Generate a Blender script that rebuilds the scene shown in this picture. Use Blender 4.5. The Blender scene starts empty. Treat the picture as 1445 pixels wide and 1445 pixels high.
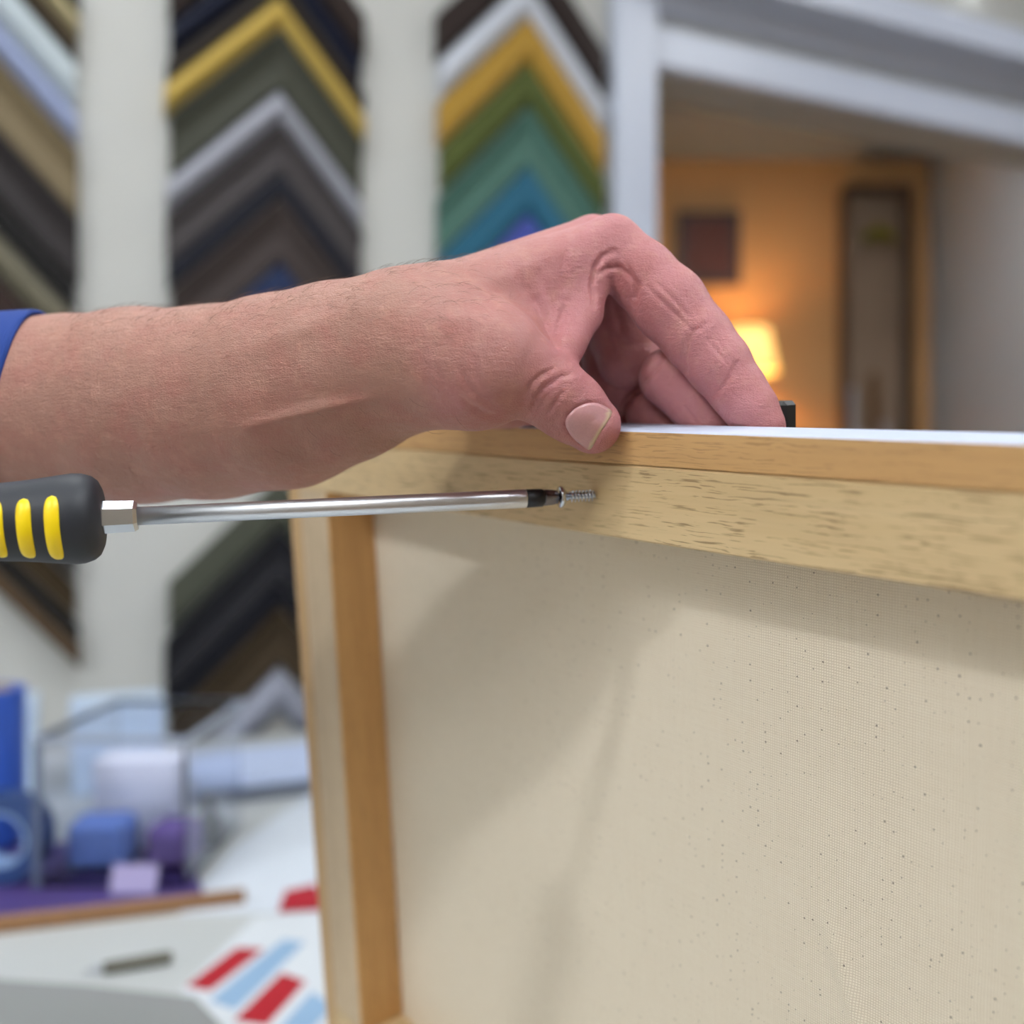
import bpy, math, random
import numpy as np
from mathutils import Matrix, Vector
from mathutils.bvhtree import BVHTree

random.seed(7)
rng = np.random.default_rng(7)
SC = bpy.context.scene
COL = SC.collection
F, CC, H, K = 1391.0, 722.5, 1.35, 0.87      # focal length in px, image centre, eye height, scale of the close-up

# ------------------------------------------------------------------ helpers
def at(px, py, d):
    """point seen at photo pixel (px,py) at depth d metres"""
    return np.array([(px - CC) / F * d, d, H - (py - CC) / F * d])

def near(px, py, mm):
    return at(px, py, mm * 0.001 * K)

def tag(o, label=None, cat=None, group=None, kind=None):
    if label: o['label'] = label
    if cat: o['category'] = cat
    if group: o['group'] = group
    if kind: o['kind'] = kind
    return o

def empty(name, loc=(0, 0, 0), mat=None):
    o = bpy.data.objects.new(name, None)
    COL.objects.link(o)
    o.empty_display_size = 0.02
    if mat is not None: o.matrix_world = mat
    else: o.location = loc
    return o

def link(name, me, mat=None, parent=None, smooth=False):
    o = bpy.data.objects.new(name, me)
    COL.objects.link(o)
    if mat is not None: me.materials.append(mat)
    if parent is not None: o.parent = parent
    if smooth:
        me.polygons.foreach_set('use_smooth', [True] * len(me.polygons))
    me.update()
    return o

class MB:
    """collects shapes, then becomes ONE mesh object"""
    def __init__(self): self.v = []; self.f = []
    def add(self, vs, fs):
        b = len(self.v)
        self.v += [tuple(map(float, p)) for p in vs]
        self.f += [tuple(i + b for i in f) for f in fs]
        return self
    def box(self, lo, hi, M=None, bev=0.0):
        x0, y0, z0 = lo; x1, y1, z1 = hi
        if bev <= 0:
            vs = [(x, y, z) for z in (z0, z1) for y in (y0, y1) for x in (x0, x1)]
            fs = [(0, 2, 3, 1), (4, 5, 7, 6), (0, 1, 5, 4), (2, 6, 7, 3), (0, 4, 6, 2), (1, 3, 7, 5)]
        else:
            b = min(bev, (x1 - x0) * .49, (y1 - y0) * .49, (z1 - z0) * .49)
            vs = []; idx = {}
            for sx in (0, 1):
                for sy in (0, 1):
                    for sz in (0, 1):
                        X = (x0, x1)[sx]; Y = (y0, y1)[sy]; Z = (z0, z1)[sz]
                        ix = X + (b if sx == 0 else -b); iy = Y + (b if sy == 0 else -b); iz = Z + (b if sz == 0 else -b)
                        for a, p in enumerate(((X, iy, iz), (ix, Y, iz), (ix, iy, Z))):
                            idx[(sx, sy, sz, a)] = len(vs); vs.append(p)
            fs = []
            for a in range(3):
                o1, o2 = [(1, 2), (2, 0), (0, 1)][a]
                for s in (0, 1):
                    q = []
                    for (u, w) in ((0, 0), (1, 0), (1, 1), (0, 1)):
                        c = [0, 0, 0]; c[a] = s; c[o1] = u; c[o2] = w
                        q.append(idx[(*c, a)])
                    fs.append(tuple(q if s else q[::-1]))
            for a in range(3):
                o1, o2 = [(1, 2), (2, 0), (0, 1)][a]
                for u in (0, 1):
                    for w in (0, 1):
                        c0 = [0, 0, 0]; c0[o1] = u; c0[o2] = w; c1 = list(c0); c1[a] = 1
                        q = [idx[(*c0, o1)], idx[(*c1, o1)], idx[(*c1, o2)], idx[(*c0, o2)]]
                        fs.append(tuple(q if (u == w) == False else q[::-1]))
            for c in idx:
                if c[3] == 0:
                    t = [idx[(c[0], c[1], c[2], k)] for k in range(3)]
                    fs.append(tuple(t if (sum(c[:3]) % 2) else t[::-1]))
        if M is not None:
            vs = [tuple(M @ Vector(p)) for p in vs]
        return self.add(vs, fs)
    def lathe(self, prof, n=32, M=None, cap=True, rf=None):
        """prof: [(x along axis, r)], axis +X"""
        vs = []; fs = []
        for (x, r) in prof:
            for i in range(n):
                a = 2 * math.pi * i / n
                rr = r if rf is None else rf(x, a, r)
                vs.append((x, rr * math.cos(a), rr * math.sin(a)))
        m = len(prof)
        for j in range(m - 1):
            for i in range(n):
                k = (i + 1) % n
                fs.append((j * n + i, (j + 1) * n + i, (j + 1) * n + k, j * n + k))
        if cap:
            fs.append(tuple(range(n)))
            fs.append(tuple((m - 1) * n + i for i in range(n))[::-1])
        if M is not None: vs = [tuple(M @ Vector(p)) for p in vs]
        return self.add(vs, fs)
    def prism(self, poly, h, M=None):
        """poly [(x,y)] ccw, z 0..h"""
        n = len(poly)
        vs = [(x, y, 0) for x, y in poly] + [(x, y, h) for x, y in poly]
        fs = [tuple(range(n))[::-1], tuple(range(n, 2 * n))]
        fs += [(i, (i + 1) % n, n + (i + 1) % n, n + i) for i in range(n)]
        if M is not None: vs = [tuple(M @ Vector(p)) for p in vs]
        return self.add(vs, fs)
    def build(self, name, mat=None, parent=None, smooth=False):
        me = bpy.data.meshes.new(name)
        me.from_pydata(self.v, [], self.f)
        return link(name, me, mat, parent, smooth)

def bevel(o, w, seg=2):
    m = o.modifiers.new('bevel', 'BEVEL'); m.width = w; m.segments = seg
    m.limit_method = 'ANGLE'; m.angle_limit = math.radians(40)
    return o

# ------------------------------------------------------------------ materials
def M(name, col, rough=.5, metal=0., **kw):
    m = bpy.data.materials.new(name); m.use_nodes = True
    b = m.node_tree.nodes['Principled BSDF']
    b.inputs['Base Color'].default_value = (*col, 1)
    b.inputs['Roughness'].default_value = rough
    b.inputs['Metallic'].default_value = metal
    for k, v in kw.items(): b.inputs[k].default_value = v
    return m

def srgb(r, g, b):
    def f(c):
        c /= 255
        return c / 12.92 if c <= .04045 else ((c + .055) / 1.055) ** 2.4
    return (f(r), f(g), f(b))

class NT:
    def __init__(self, m):
        self.t = m.node_tree; self.b = self.t.nodes['Principled BSDF']
    def n(self, typ, ins=None, **props):
        nd = self.t.nodes.new(typ)
        for k, v in props.items(): setattr(nd, k, v)
        for k, v in (ins or {}).items():
            if isinstance(v, bpy.types.NodeSocket): self.t.links.new(v, nd.inputs[k])
            else: nd.inputs[k].default_value = v
        return nd
    def math(self, op, a, b=0., clamp=False):
        nd = self.n('ShaderNodeMath', {0: a, 1: b}, operation=op); nd.use_clamp = clamp
        return nd.outputs[0]
    def mix(self, fac, a, b, mode='MIX'):
        nd = self.n('ShaderNodeMix', data_type='RGBA', blend_type=mode)
        for k, v in ((0, fac), (6, a), (7, b)):
            if isinstance(v, bpy.types.NodeSocket): self.t.links.new(v, nd.inputs[k])
            else: nd.inputs[k].default_value = v if k == 0 else (*v, 1) if len(v) == 3 else v
        return nd.outputs[2]
    def ramp(self, v, lo, hi):
        nd = self.n('ShaderNodeMapRange', {0: v, 1: lo, 2: hi, 3: 0., 4: 1.}); nd.clamp = True
        return nd.outputs[0]
    def obj(self): return self.n('ShaderNodeTexCoord').outputs['Object']
    def mapped(self, scale, vec=None, rot=(0, 0, 0)):
        return self.n('ShaderNodeMapping', {'Vector': vec or self.obj(), 'Scale': scale, 'Rotation': rot}).outputs[0]
    def noise(self, vec, scale=1., detail=3., rough=.5, dist=0.):
        return self.n('ShaderNodeTexNoise', {'Vector': vec, 'Scale': scale, 'Detail': detail, 'Roughness': rough, 'Distortion': dist}).outputs[0]
    def base(self, s): self.t.links.new(s, self.b.inputs['Base Color'])
    def bump(self, h, strength=.3, dist=.001):
        nd = self.n('ShaderNodeBump', {'Height': h, 'Strength': strength, 'Distance': dist})
        self.t.links.new(nd.outputs[0], self.b.inputs['Normal'])

def wood(name, c0, c1, pore, axis=0, pores=1., rough=.5, tilt=0.0):
    """grain along local axis (0=x, 2=z)"""
    m = M(name, c0, rough); t = NT(m)
    rot = (0, tilt, 0)
    def sc(a, b):
        s = [b, b, b]; s[axis] = a; return tuple(s)
    band = t.noise(t.mapped(sc(3, 60), rot=rot), 1, 3, .55, .6)
    fine = t.noise(t.mapped(sc(14, 420), rot=rot), 1, 2, .5)
    c = t.mix(t.ramp(band, .3, .7), c0, c1)
    c = t.mix(t.math('MULTIPLY', t.ramp(fine, .45, .75), .25), c, tuple(x * .7 for x in c1))
    # short dark pores: thin broken streaks, thicker in some belts than in others
    wob = t.noise(t.mapped((60, 60, 60)), 1, 2)
    o2 = t.n('ShaderNodeVectorMath', {0: t.obj(), 1: t.n('ShaderNodeVectorMath', {0: t.n('ShaderNodeCombineXYZ', {0: 0. if axis == 0 else wob, 1: wob, 2: wob if axis == 0 else 0.}).outputs[0], 3: .0018}, operation='SCALE').outputs[0]}, operation='ADD').outputs[0]
    p = t.noise(t.mapped(sc(60, 1700), o2, rot=(0, tilt * 1.6, 0)), 1, 2., .45, .2)
    k = t.noise(t.mapped(sc(9, 45), rot=rot), 1, 2)
    pm = t.math('MULTIPLY', t.ramp(p, .575, .65), t.ramp(k, .30, .52))
    pm = t.math('MULTIPLY', pm, .68 * pores)
    c = t.mix(pm, c, pore)
    t.base(c)
    t.bump(t.math('ADD', t.math('MULTIPLY', fine, .3), t.math('MULTIPLY', pm, -1.)), .25, .0004)
    return m

MAT = {}
MAT['wood_strip'] = wood('honey_wood', srgb(212, 172, 118), srgb(196, 152, 98), srgb(120, 84, 48), 0, .55)
MAT['wood_bar'] = wood('pale_wood', srgb(216, 190, 146), srgb(204, 176, 130), srgb(112, 84, 52), 0, 1., tilt=-.06)
MAT['wood_strip_z'] = wood('honey_wood_upright', srgb(205, 170, 122), srgb(190, 152, 104), srgb(120, 84, 48), 2, .5)
MAT['wood_bar_z'] = wood('pale_wood_upright', srgb(206, 184, 152), srgb(194, 170, 138), srgb(112, 84, 52), 2, .7)
MAT['white_paint'] = M('white_paint', srgb(192, 201, 222), .45)
MAT['wall'] = M('white_wall', srgb(192, 193, 190), .85)
MAT['trim'] = M('trim_paint', srgb(194, 202, 220), .35)
MAT['beige'] = M('beige_wall', srgb(168, 156, 140), .85)
MAT['ceil'] = M('ceiling_paint', srgb(225, 225, 222), .9)
MAT['floor'] = M('floor_boards', srgb(120, 95, 70), .5)
MAT['grey_wall'] = M('grey_wall', srgb(176, 178, 182), .85)
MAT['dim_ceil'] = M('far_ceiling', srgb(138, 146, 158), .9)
MAT['ochre'] = M('ochre_wall', srgb(196, 150, 100), .85)
for k in ('wall', 'beige', 'grey_wall', 'ochre', 'ceil'):
    t = NT(MAT[k]); t.bump(t.noise(t.obj(), 90, 3), .08, .002)
t = NT(MAT['floor']); w = t.noise(t.mapped((2, 30, 2)), 1, 4); t.base(t.mix(w, srgb(96, 74, 52), srgb(140, 112, 82)))

def canvas_mat():
    m = M('raw_canvas', srgb(230, 222, 204), .9); t = NT(m)
    o = t.obj()
    sx = t.n('ShaderNodeSeparateXYZ', {0: o})
    pitch = .00094
    jit = t.math('MULTIPLY', t.math('SUBTRACT', t.noise(t.mapped((60, 60, 60)), 1, 2), .5), .0012)
    def thread(s, other):
        v = t.math('MULTIPLY', t.math('ADD', s, jit), 2 * math.pi / pitch)
        return t.math('MULTIPLY_ADD', t.math('SINE', v), .5) , v
    def wave(s):
        v = t.math('MULTIPLY', t.math('ADD', s, jit), 2 * math.pi / pitch)
        return t.math('ADD', t.math('MULTIPLY', t.math('SINE', v), .5), .5)
    wx = wave(sx.outputs[0]); wz = wave(sx.outputs[2])
    h = t.math('MULTIPLY', wx, wz)
    gap = t.math('SUBTRACT', 1., t.ramp(t.math('MAXIMUM', wx, wz), .0, .75))
    gapx = t.math('POWER', t.math('SUBTRACT', 1., wx), 4.)
    gapz = t.math('POWER', t.math('SUBTRACT', 1., wz), 4.)
    gaps = t.math('MAXIMUM', gapx, gapz)
    slub = t.noise(t.mapped((40, 40, 900)), 1, 2); slub2 = t.noise(t.mapped((900, 40, 40)), 1, 2)
    c = t.mix(t.math('MULTIPLY', t.math('ADD', slub, slub2), .5), srgb(229, 216, 194), srgb(243, 234, 216))
    c = t.mix(t.math('MULTIPLY', gaps, .34), c, srgb(150, 122, 84))
    # seed-husk flecks
    flat = t.n('ShaderNodeCombineXYZ', {0: sx.outputs[0], 1: sx.outputs[2]}).outputs[0]
    vo = t.n('ShaderNodeTexVoronoi', {'Vector': flat, 'Scale': 300.}, feature='F1', voronoi_dimensions='2D')
    rad = t.n('ShaderNodeSeparateColor', {0: vo.outputs['Color']})
    size = t.math('MULTIPLY', t.math('POWER', rad.outputs[0], 4.), .09)
    spot = t.math('MULTIPLY', t.math('LESS_THAN', vo.outputs['Distance'], t.math('ADD', size, .032)), t.math('GREATER_THAN', rad.outputs[1], .5))
    c = t.mix(t.math('MULTIPLY', spot, .7), c, srgb(70, 52, 36))
    t.base(c)
    t.bump(h, .5, .0003)
    return m
MAT['canvas'] = canvas_mat()

def skin_mat():
    m = M('skin', srgb(205, 150, 132), .48); t = NT(m)
    b = t.b
    b.inputs['Subsurface Weight'].default_value = .12
    b.inputs['Subsurface Radius'].default_value = (1., .35, .2)
    b.inputs['Subsurface Scale'].default_value = .004
    b.inputs['Specular IOR Level'].default_value = .4
    red = t.n('ShaderNodeAttribute', attribute_name='flush').outputs['Fac']
    o = t.obj()
    c = t.mix(red, srgb(166, 122, 108), srgb(184, 122, 125))
    mot = t.noise(o, 70, 4, .6)
    c = t.mix(t.math('MULTIPLY', t.ramp(mot, .45, .7), .35), c, srgb(166, 94, 88))
    mot2 = t.noise(o, 160, 3, .6)
    c = t.mix(t.math('MULTIPLY', t.ramp(mot2, .5, .75), .25), c, srgb(206, 158, 138))
    fr = t.noise(o, 260, 2)
    c = t.mix(t.math('MULTIPLY', t.ramp(fr, .68, .76), .22), c, srgb(150, 96, 76))
    t.base(c)
    cell = t.n('ShaderNodeTexVoronoi', {'Vector': t.mapped((1., 1., 1.6), rot=(0, .6, 0)), 'Scale': 850.}, feature='DISTANCE_TO_EDGE').outputs[0]
    lines = t.noise(t.mapped((220, 220, 800), rot=(0, -.9, 0)), 1, 3, .6, .5)
    lines2 = t.noise(t.mapped((800, 220, 220), rot=(0, -.9, 0)), 1, 3, .6, .5)
    big = t.noise(o, 130, 3, .6)
    h = t.math('ADD', t.math('MULTIPLY', t.ramp(cell, 0, .22), .2), t.math('ADD', t.math('MULTIPLY', lines, .9), t.math('MULTIPLY', lines2, .7)))
    h = t.math('ADD', h, t.math('MULTIPLY', big, 1.6))
    t.bump(h, .6, .0008)
    return m
MAT['skin'] = skin_mat()
MAT['nail'] = M('nail', srgb(222, 178, 172), .28, **{'Subsurface Weight': .1, 'Subsurface Scale': .002})
t = NT(MAT['nail'])
ed = t.n('ShaderNodeAttribute', attribute_name='free_edge').outputs['Fac']
st = t.noise(t.mapped((1500, 1500, 1500)), 1, 1)
t.base(t.mix(ed, t.mix(st, srgb(190, 138, 142), srgb(206, 158, 160)), srgb(214, 190, 164)))
MAT['hair'] = M('hair', srgb(92, 62, 44), .5)
MAT['knit'] = M('blue_knit', srgb(24, 60, 138), .85)
t = NT(MAT['knit']); wv = t.n('ShaderNodeTexWave', {'Vector': t.mapped((1, 1, 1)), 'Scale': 260., 'Distortion': 1.}).outputs['Fac']; t.bump(wv, .4, .0006)
MAT['rubber'] = M('black_rubber', srgb(38, 42, 50), .55)
MAT['yellow'] = M('yellow_plastic', srgb(250, 218, 10), .4)
MAT['steel'] = M('brushed_steel', srgb(215, 218, 225), .33, 1.)
MAT['chrome'] = M('zinc', srgb(205, 210, 218), .16, 1.)
MAT['tip'] = M('blackened_steel', srgb(48, 48, 52), .38, .6)
MAT['bit'] = M('bit_steel', srgb(120, 116, 120), .3, 1.)
MAT['black'] = M('black_plastic', srgb(16, 16, 18), .5)
MAT['counter'] = M('counter_white', srgb(186, 190, 190), .45)
MAT['cab'] = M('counter_front', srgb(150, 146, 140), .6)
MAT['light_on'] = M('lamp_diffuser', (1, 1, 1), .5)
MAT['frame_white'] = M('fitting_white', srgb(235, 235, 235), .5)

def emis(m, col, s):
    b = m.node_tree.nodes['Principled BSDF']
    b.inputs['Emission Color'].default_value = (*col, 1); b.inputs['Emission Strength'].default_value = s

# ------------------------------------------------------------------ the setting
U = np.array([.9165, .4000]); P0 = np.array([-.474, 1.90]); NB = np.array([-.4000, .9165])   # display wall: along, through, away
def wp(s, z, out=0.):
    """point on the display wall: s along it, out towards the room"""
    q = P0 + U * s - NB * out
    return np.array([q[0], q[1], z])
WM = Matrix(((U[0], NB[0], 0, P0[0]), (U[1], NB[1], 0, P0[1]), (0, 0, 1, 0), (0, 0, 0, 1)))  # local x=s, y=into wall, z=up
def s_at(px, off=0.):
    a = (px - CC) / F; p = P0 - NB * off
    return (a * p[1] - p[0]) / (U[0] - a * U[1])
def wall_sz(px, py, off=0.):
    s = s_at(px, off); d = P0[1] - NB[1] * off + U[1] * s
    return s, H - (py - CC) / F * d

def struct(name, mb, mat, label=None):
    o = mb.build(name, mat); o['kind'] = 'structure'
    return o
CEIL = 3.15
S0, S1 = -2.1, 3.4
sd0, sd1 = s_at(918), 2.28                 # door opening
zd = wall_sz(927, 103)[1]                  # head of the opening
wb = MB()
wb.box((S0, 0, 0), (sd0, .13, CEIL), WM); wb.box((sd1, 0, 0), (S1, .13, CEIL), WM); wb.box((sd0, 0, zd), (sd1, .13, CEIL), WM)
struct('wall_back', wb, MAT['wall'])
e0 = wp(S0, 0); e1 = wp(S1, 0)
XL, XR, YF = float(e0[0]) + .02, float(e1[0]) - .02, -2.6
struct('wall_left', MB().box((XL - .1, YF, 0), (XL, float(e0[1]) + .1, CEIL)), MAT['wall'])
struct('wall_right', MB().box((XR, YF, 0), (XR + .1, float(e1[1]) + .1, CEIL)), MAT['beige'])
struct('wall_front', MB().box((XL - .1, YF - .1, 0), (XR + .1, YF, CEIL)), MAT['beige'])
struct('floor', MB().box((XL - .2, YF - .2, -.1), (XR + .2, 4.6, 0)), MAT['floor'])
cb = MB().prism([(XL - .1, YF - .1), (XR + .1, YF - .1), (XR + .1, float(e1[1]) + .12), (XL - .1, float(e0[1]) + .12)], .1, Matrix.Translation((0, 0, CEIL)))
struct('ceiling', cb, MAT['ceil'])
# casing round the opening: side board and a head of two ribs with a cove between
sj0, sj1 = s_at(863, .02), s_at(921, .02)
struct('trim_1', MB().box((sj0, -.045, 0), (sj1, 0, CEIL - .001), WM, .006), MAT['trim'])
z1, z2, z3 = zd + .095, zd + .165, zd + .25
ht = MB().box((sj1 - .001, -.030, zd), (sd1 + .12, 0, z1), WM, .006)
struct('trim_2', ht, MAT['trim'])
cv = MB()                                   # projecting cornice over a hollow
prof = [(0, z2 - .04), (-.02, z2 - .035), (-.035, z2 - .012), (-.060, z2), (-.125, z2 + .006), (-.125, z3 - .012), (-.115, z3), (0, z3)]
vs = []
for s in (sj1 - .001, sd1 + .12):
    for (y, z) in prof: vs.append(tuple(WM @ Vector((s, y, z))))
n = len(prof)
cv.add(vs, [(i, (i + 1) % n, n + (i + 1) % n, n + i) for i in range(n)] + [tuple(range(n))[::-1], tuple(range(n, 2 * n))])
struct('trim_3', cv, MAT['trim'])
struct('trim_4', MB().box((sd1, -.028, 0), (sd1 + .1, 0, zd), WM, .004), MAT['trim'])
# the room beyond
IY, IXR, IXL, IC = 4.05, 1.72, -.9, 2.80
struct('wall_far', MB().box((IXL, IY, 0), (IXR + .1, IY + .1, IC)), MAT['ochre'])
pr = wp(sd1 + .06, 0)
struct('wall_far_right', MB().box((IXR, float(pr[1]) + .16, 0), (IXR + .1, IY, IC)), MAT['grey_wall'])
struct('wall_far_left', MB().box((IXL - .1, 1.95, 0), (IXL, IY + .1, IC)), MAT['ochre'])
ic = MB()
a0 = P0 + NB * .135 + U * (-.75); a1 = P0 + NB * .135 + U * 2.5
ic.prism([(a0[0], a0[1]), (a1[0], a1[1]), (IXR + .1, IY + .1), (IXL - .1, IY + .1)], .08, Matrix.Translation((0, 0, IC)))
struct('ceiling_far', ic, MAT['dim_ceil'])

# ------------------------------------------------------------------ frame corner samples on the wall
def dye(name, c, rough=.42, metal=0.):
    m = M(name, c, rough, metal); t = NT(m)
    g = t.noise(t.mapped((14, 14, 90)), 1, 3)
    t.base(t.mix(t.math('MULTIPLY', g, .35), c, tuple(x * .72 for x in c)))
    return m
DY = {}
def dyed(rgb, metal=0.):
    k = (rgb, metal)
    if k not in DY: DY[k] = dye('moulding_%02x%02x%02x' % rgb, tuple(c * (.52 if max(rgb) < 170 else .95) for c in srgb(*rgb)), .55, metal); DY[k].node_tree.nodes['Principled BSDF'].inputs['Specular IOR Level'].default_value = .25
    return DY[k]

def corner_sample(sl, sa, sr, zo, zi, mL, mR, rgb, thick, label, group, profile='flat', metal=0.):
    """two mitred lengths of moulding; zo/zi = heights of outer and inner mitre point"""
    root = empty('frame_corner_sample', mat=WM @ Matrix.Translation((sa, -.004, zi)))
    tag(root, label, 'frame sample', group)
    if profile == 'scoop': pf = [(0, 0), (0, 1.), (.12, 1.), (.3, .62), (.6, .5), (.85, .62), (1, .55), (1, 0)]
    elif profile == 'ridge': pf = [(0, 0), (0, .5), (.25, .8), (.5, 1.), (.75, .8), (1, .4), (1, 0)]
    else: pf = [(0, 0), (0, .86), (.06, 1.), (.80, 1.), (.86, .7), (1, .66), (1, 0)]
    mat = dyed(rgb, metal)
    dz = zo - zi
    for s, slope in ((sl, -mL), (sr, mR)):
        vs = []
        for (sx) in (0.0, s - sa):
            drop = abs(sx) * abs(slope)
            for (tt, h) in pf:
                vs.append((sx, -h * thick, dz * (1 - tt) - drop))
        n = len(pf)
        q = [(i, (i + 1) % n, n + (i + 1) % n, n + i) for i in range(n)] + [tuple(range(n))[::-1], tuple(range(n, 2 * n))]
        if s < sa: q = [f[::-1] for f in q]
        MB().add(vs, q).build('moulding_arm', mat, root)
    return root

def column(pl, pa, pr_, mL, mR, items, group, jit=.006):
    """pl, pa, pr_: photo x of the column's left edge, mitre line and right edge"""
    sl, sa, sr = s_at(pl, .03), s_at(pa, .03), s_at(pr_, .03)
    for (yo, yi, rgb, thick, label, prof, metal) in items:
        zo = wall_sz(pa, yo, .03)[1] - .0015; zi = wall_sz(pa, yi, .03)[1] + .0015
        j1, j2 = rng.uniform(-jit, jit, 2)
        corner_sample(sl + j1, sa, sr + j2, zo, zi, mL, mR, rgb, thick, label, group, prof, metal)

column(238, 396, 512, .98, 1.2, [
    (-150, -88, (58, 40, 34), .03, 'dark brown frame corner above the navy and gold corners, middle column', 'flat', 0),
    (-84, -40, (26, 34, 62), .032, 'navy blue frame corner directly above the gold one, middle column', 'ridge', 0),
    (-36, -10, (56, 46, 38), .026, 'thin dark umber frame corner touching the top of the gold one', 'flat', 0),
    (-7, 36, (206, 176, 92), .034, 'bright gold frame corner near the top of the middle column', 'ridge', .25),
    (40, 122, (84, 86, 72), .03, 'wide olive grey frame corner between the gold and the silver ones', 'scoop', 0),
    (126, 168, (172, 174, 186), .034, 'silver frame corner in the middle column, under the olive grey one', 'ridge', .2),
    (172, 238, (92, 86, 88), .03, 'wide warm grey frame corner just below the silver one', 'scoop', 0),
    (241, 276, (24, 28, 48), .026, 'narrow midnight blue frame corner below the warm grey one', 'flat', 0),
    (279, 366, (84, 72, 70), .03, 'wide charcoal brown frame corner, lowest full one above the forearm', 'scoop', 0),
    (370, 420, (44, 64, 112), .03, 'small blue frame corner peeking out just above the forearm', 'flat', 0),
    (424, 500, (80, 74, 68), .028, 'umber frame corner hidden mostly behind the forearm, under the blue one', 'flat', 0),
    (672, 742, (100, 104, 90), .03, 'sage grey frame corner just below the forearm, middle column', 'flat', 0),
    (746, 822, (46, 46, 54), .034, 'wide black charcoal frame corner below the screwdriver shaft', 'scoop', 0),
    (825, 852, (20, 22, 38), .03, 'thin blue black frame corner between the charcoal and bronze ones', 'flat', 0),
    (856, 938, (90, 74, 54), .03, 'bronze brown frame corner near the bottom of the middle column', 'scoop', .2),
    (943, 1006, (150, 154, 170), .028, 'silver grey frame corner at the foot of the middle column', 'ridge', .2),
], 'frame corner samples, middle column')
column(622, 746, 856, 1.07, 1.2, [
    (-100, -36, (60, 44, 40), .03, 'dark brown frame corner at the top of the right column, over the white one', 'flat', 0),
    (-32, 20, (206, 212, 224), .034, 'white frame corner at the top of the right column', 'ridge', 0),
    (23, 84, (176, 138, 52), .03, 'mustard yellow frame corner under the white one', 'flat', 0),
    (87, 148, (104, 118, 48), .03, 'olive green frame corner between mustard and teal green', 'flat', 0),
    (151, 232, (100, 150, 136), .03, 'teal green frame corner over the bright blue one', 'scoop', 0),
    (235, 300, (52, 132, 168), .03, 'bright blue frame corner just above the knuckles', 'flat', 0),
    (303, 372, (72, 84, 170), .03, 'violet blue frame corner right behind the knuckles', 'flat', 0),
    (375, 440, (70, 60, 130), .03, 'purple frame corner hidden behind the hand under the violet blue one', 'flat', 0),
], 'frame corner samples, right column')
column(-230, -62, 110, .98, 1.08, [
    (-215, -190, (70, 62, 50), .03, 'thin umber frame corner, topmost of the left column', 'flat', 0),
    (-186, -150, (205, 192, 150), .03, 'pale champagne frame corner at the top of the left column', 'ridge', .1),
    (-146, -112, (82, 66, 40), .03, 'dark bronze frame corner over the pearl one, left column', 'flat', .1),
    (-108, -42, (196, 208, 214), .034, 'pearl white frame corner in the left column', 'ridge', .1),
    (-36, 14, (160, 172, 208), .032, 'lilac blue frame corner under the pearl white one', 'ridge', .1),
    (20, 116, (164, 146, 112), .032, 'wide tan frame corner in the left column', 'scoop', .1),
    (120, 214, (66, 60, 62), .034, 'wide charcoal frame corner under the tan one, left column', 'scoop', 0),
    (218, 262, (22, 20, 22), .03, 'jet black frame corner above the sleeve, left column', 'flat', 0),
    (266, 326, (150, 144, 122), .03, 'grey beige frame corner right above the blue sleeve', 'ridge', 0),
    (330, 400, (66, 44, 38), .03, 'russet brown frame corner behind the blue sleeve', 'flat', 0),
    (600, 660, (74, 70, 66), .03, 'umber grey frame corner behind the screwdriver handle', 'flat', 0),
    (664, 716, (92, 74, 48), .03, 'olive brown frame corner below the screwdriver handle', 'scoop', 0),
    (718, 744, (22, 20, 20), .034, 'thin black frame corner near the foot of the left column', 'flat', 0),
    (747, 782, (116, 92, 66), .03, 'tan brown frame corner, lowest of the left column', 'flat', 0),
], 'frame corner samples, left column')

# ------------------------------------------------------------------ counter and what lies on it
ZC = H - .42
def cpt(px, py, lift=0.):
    d = (.42 - lift) * F / (py - CC)
    return np.array([(px - CC) / F * d, d, ZC + lift])
cw = P0 - NB * .045
cr = MB()
def wx(x): return (x - cw[0]) / U[0]
xa, xb = -1.5, .55
ya, yb = cw[1] + U[1] * wx(xa), cw[1] + U[1] * wx(xb)
cr.prism([(xa, -.05), (xb, -.05), (xb, yb), (xa, ya)], .035, Matrix.Translation((0, 0, ZC - .035)))
root = empty('work_counter', (0, .9, 0))
tag(root, 'long white work counter under the frame corner samples', 'counter')
root.location = (0, 0, 0)
bevel(cr.build('countertop', MAT['counter'], root), .004)
MB().prism([(xa + .02, 0), (xb - .02, 0), (xb - .02, yb - .03), (xa + .02, ya - .03)], ZC - .035, None).build('cabinet_base', MAT['cab'], root)

def flat_thing(name, pts, h, mat, label, cat, group=None, lift=0., bev=0.):
    """a thin slab on the counter; pts photo pixels of its outline"""
    w = [cpt(px, py, lift) for px, py in pts]
    c = np.mean(w, axis=0); c[2] = ZC + lift
    poly = [(p[0] - c[0], p[1] - c[1]) for p in w]
    ar = sum(poly[i][0] * poly[(i + 1) % len(poly)][1] - poly[(i + 1) % len(poly)][0] * poly[i][1] for i in range(len(poly)))
    if ar < 0: poly = poly[::-1]
    o = MB().prism(poly, h).build(name, mat)
    o.location = c
    if bev: bevel(o, bev)
    if label: tag(o, label, cat, group)
    return o

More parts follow.
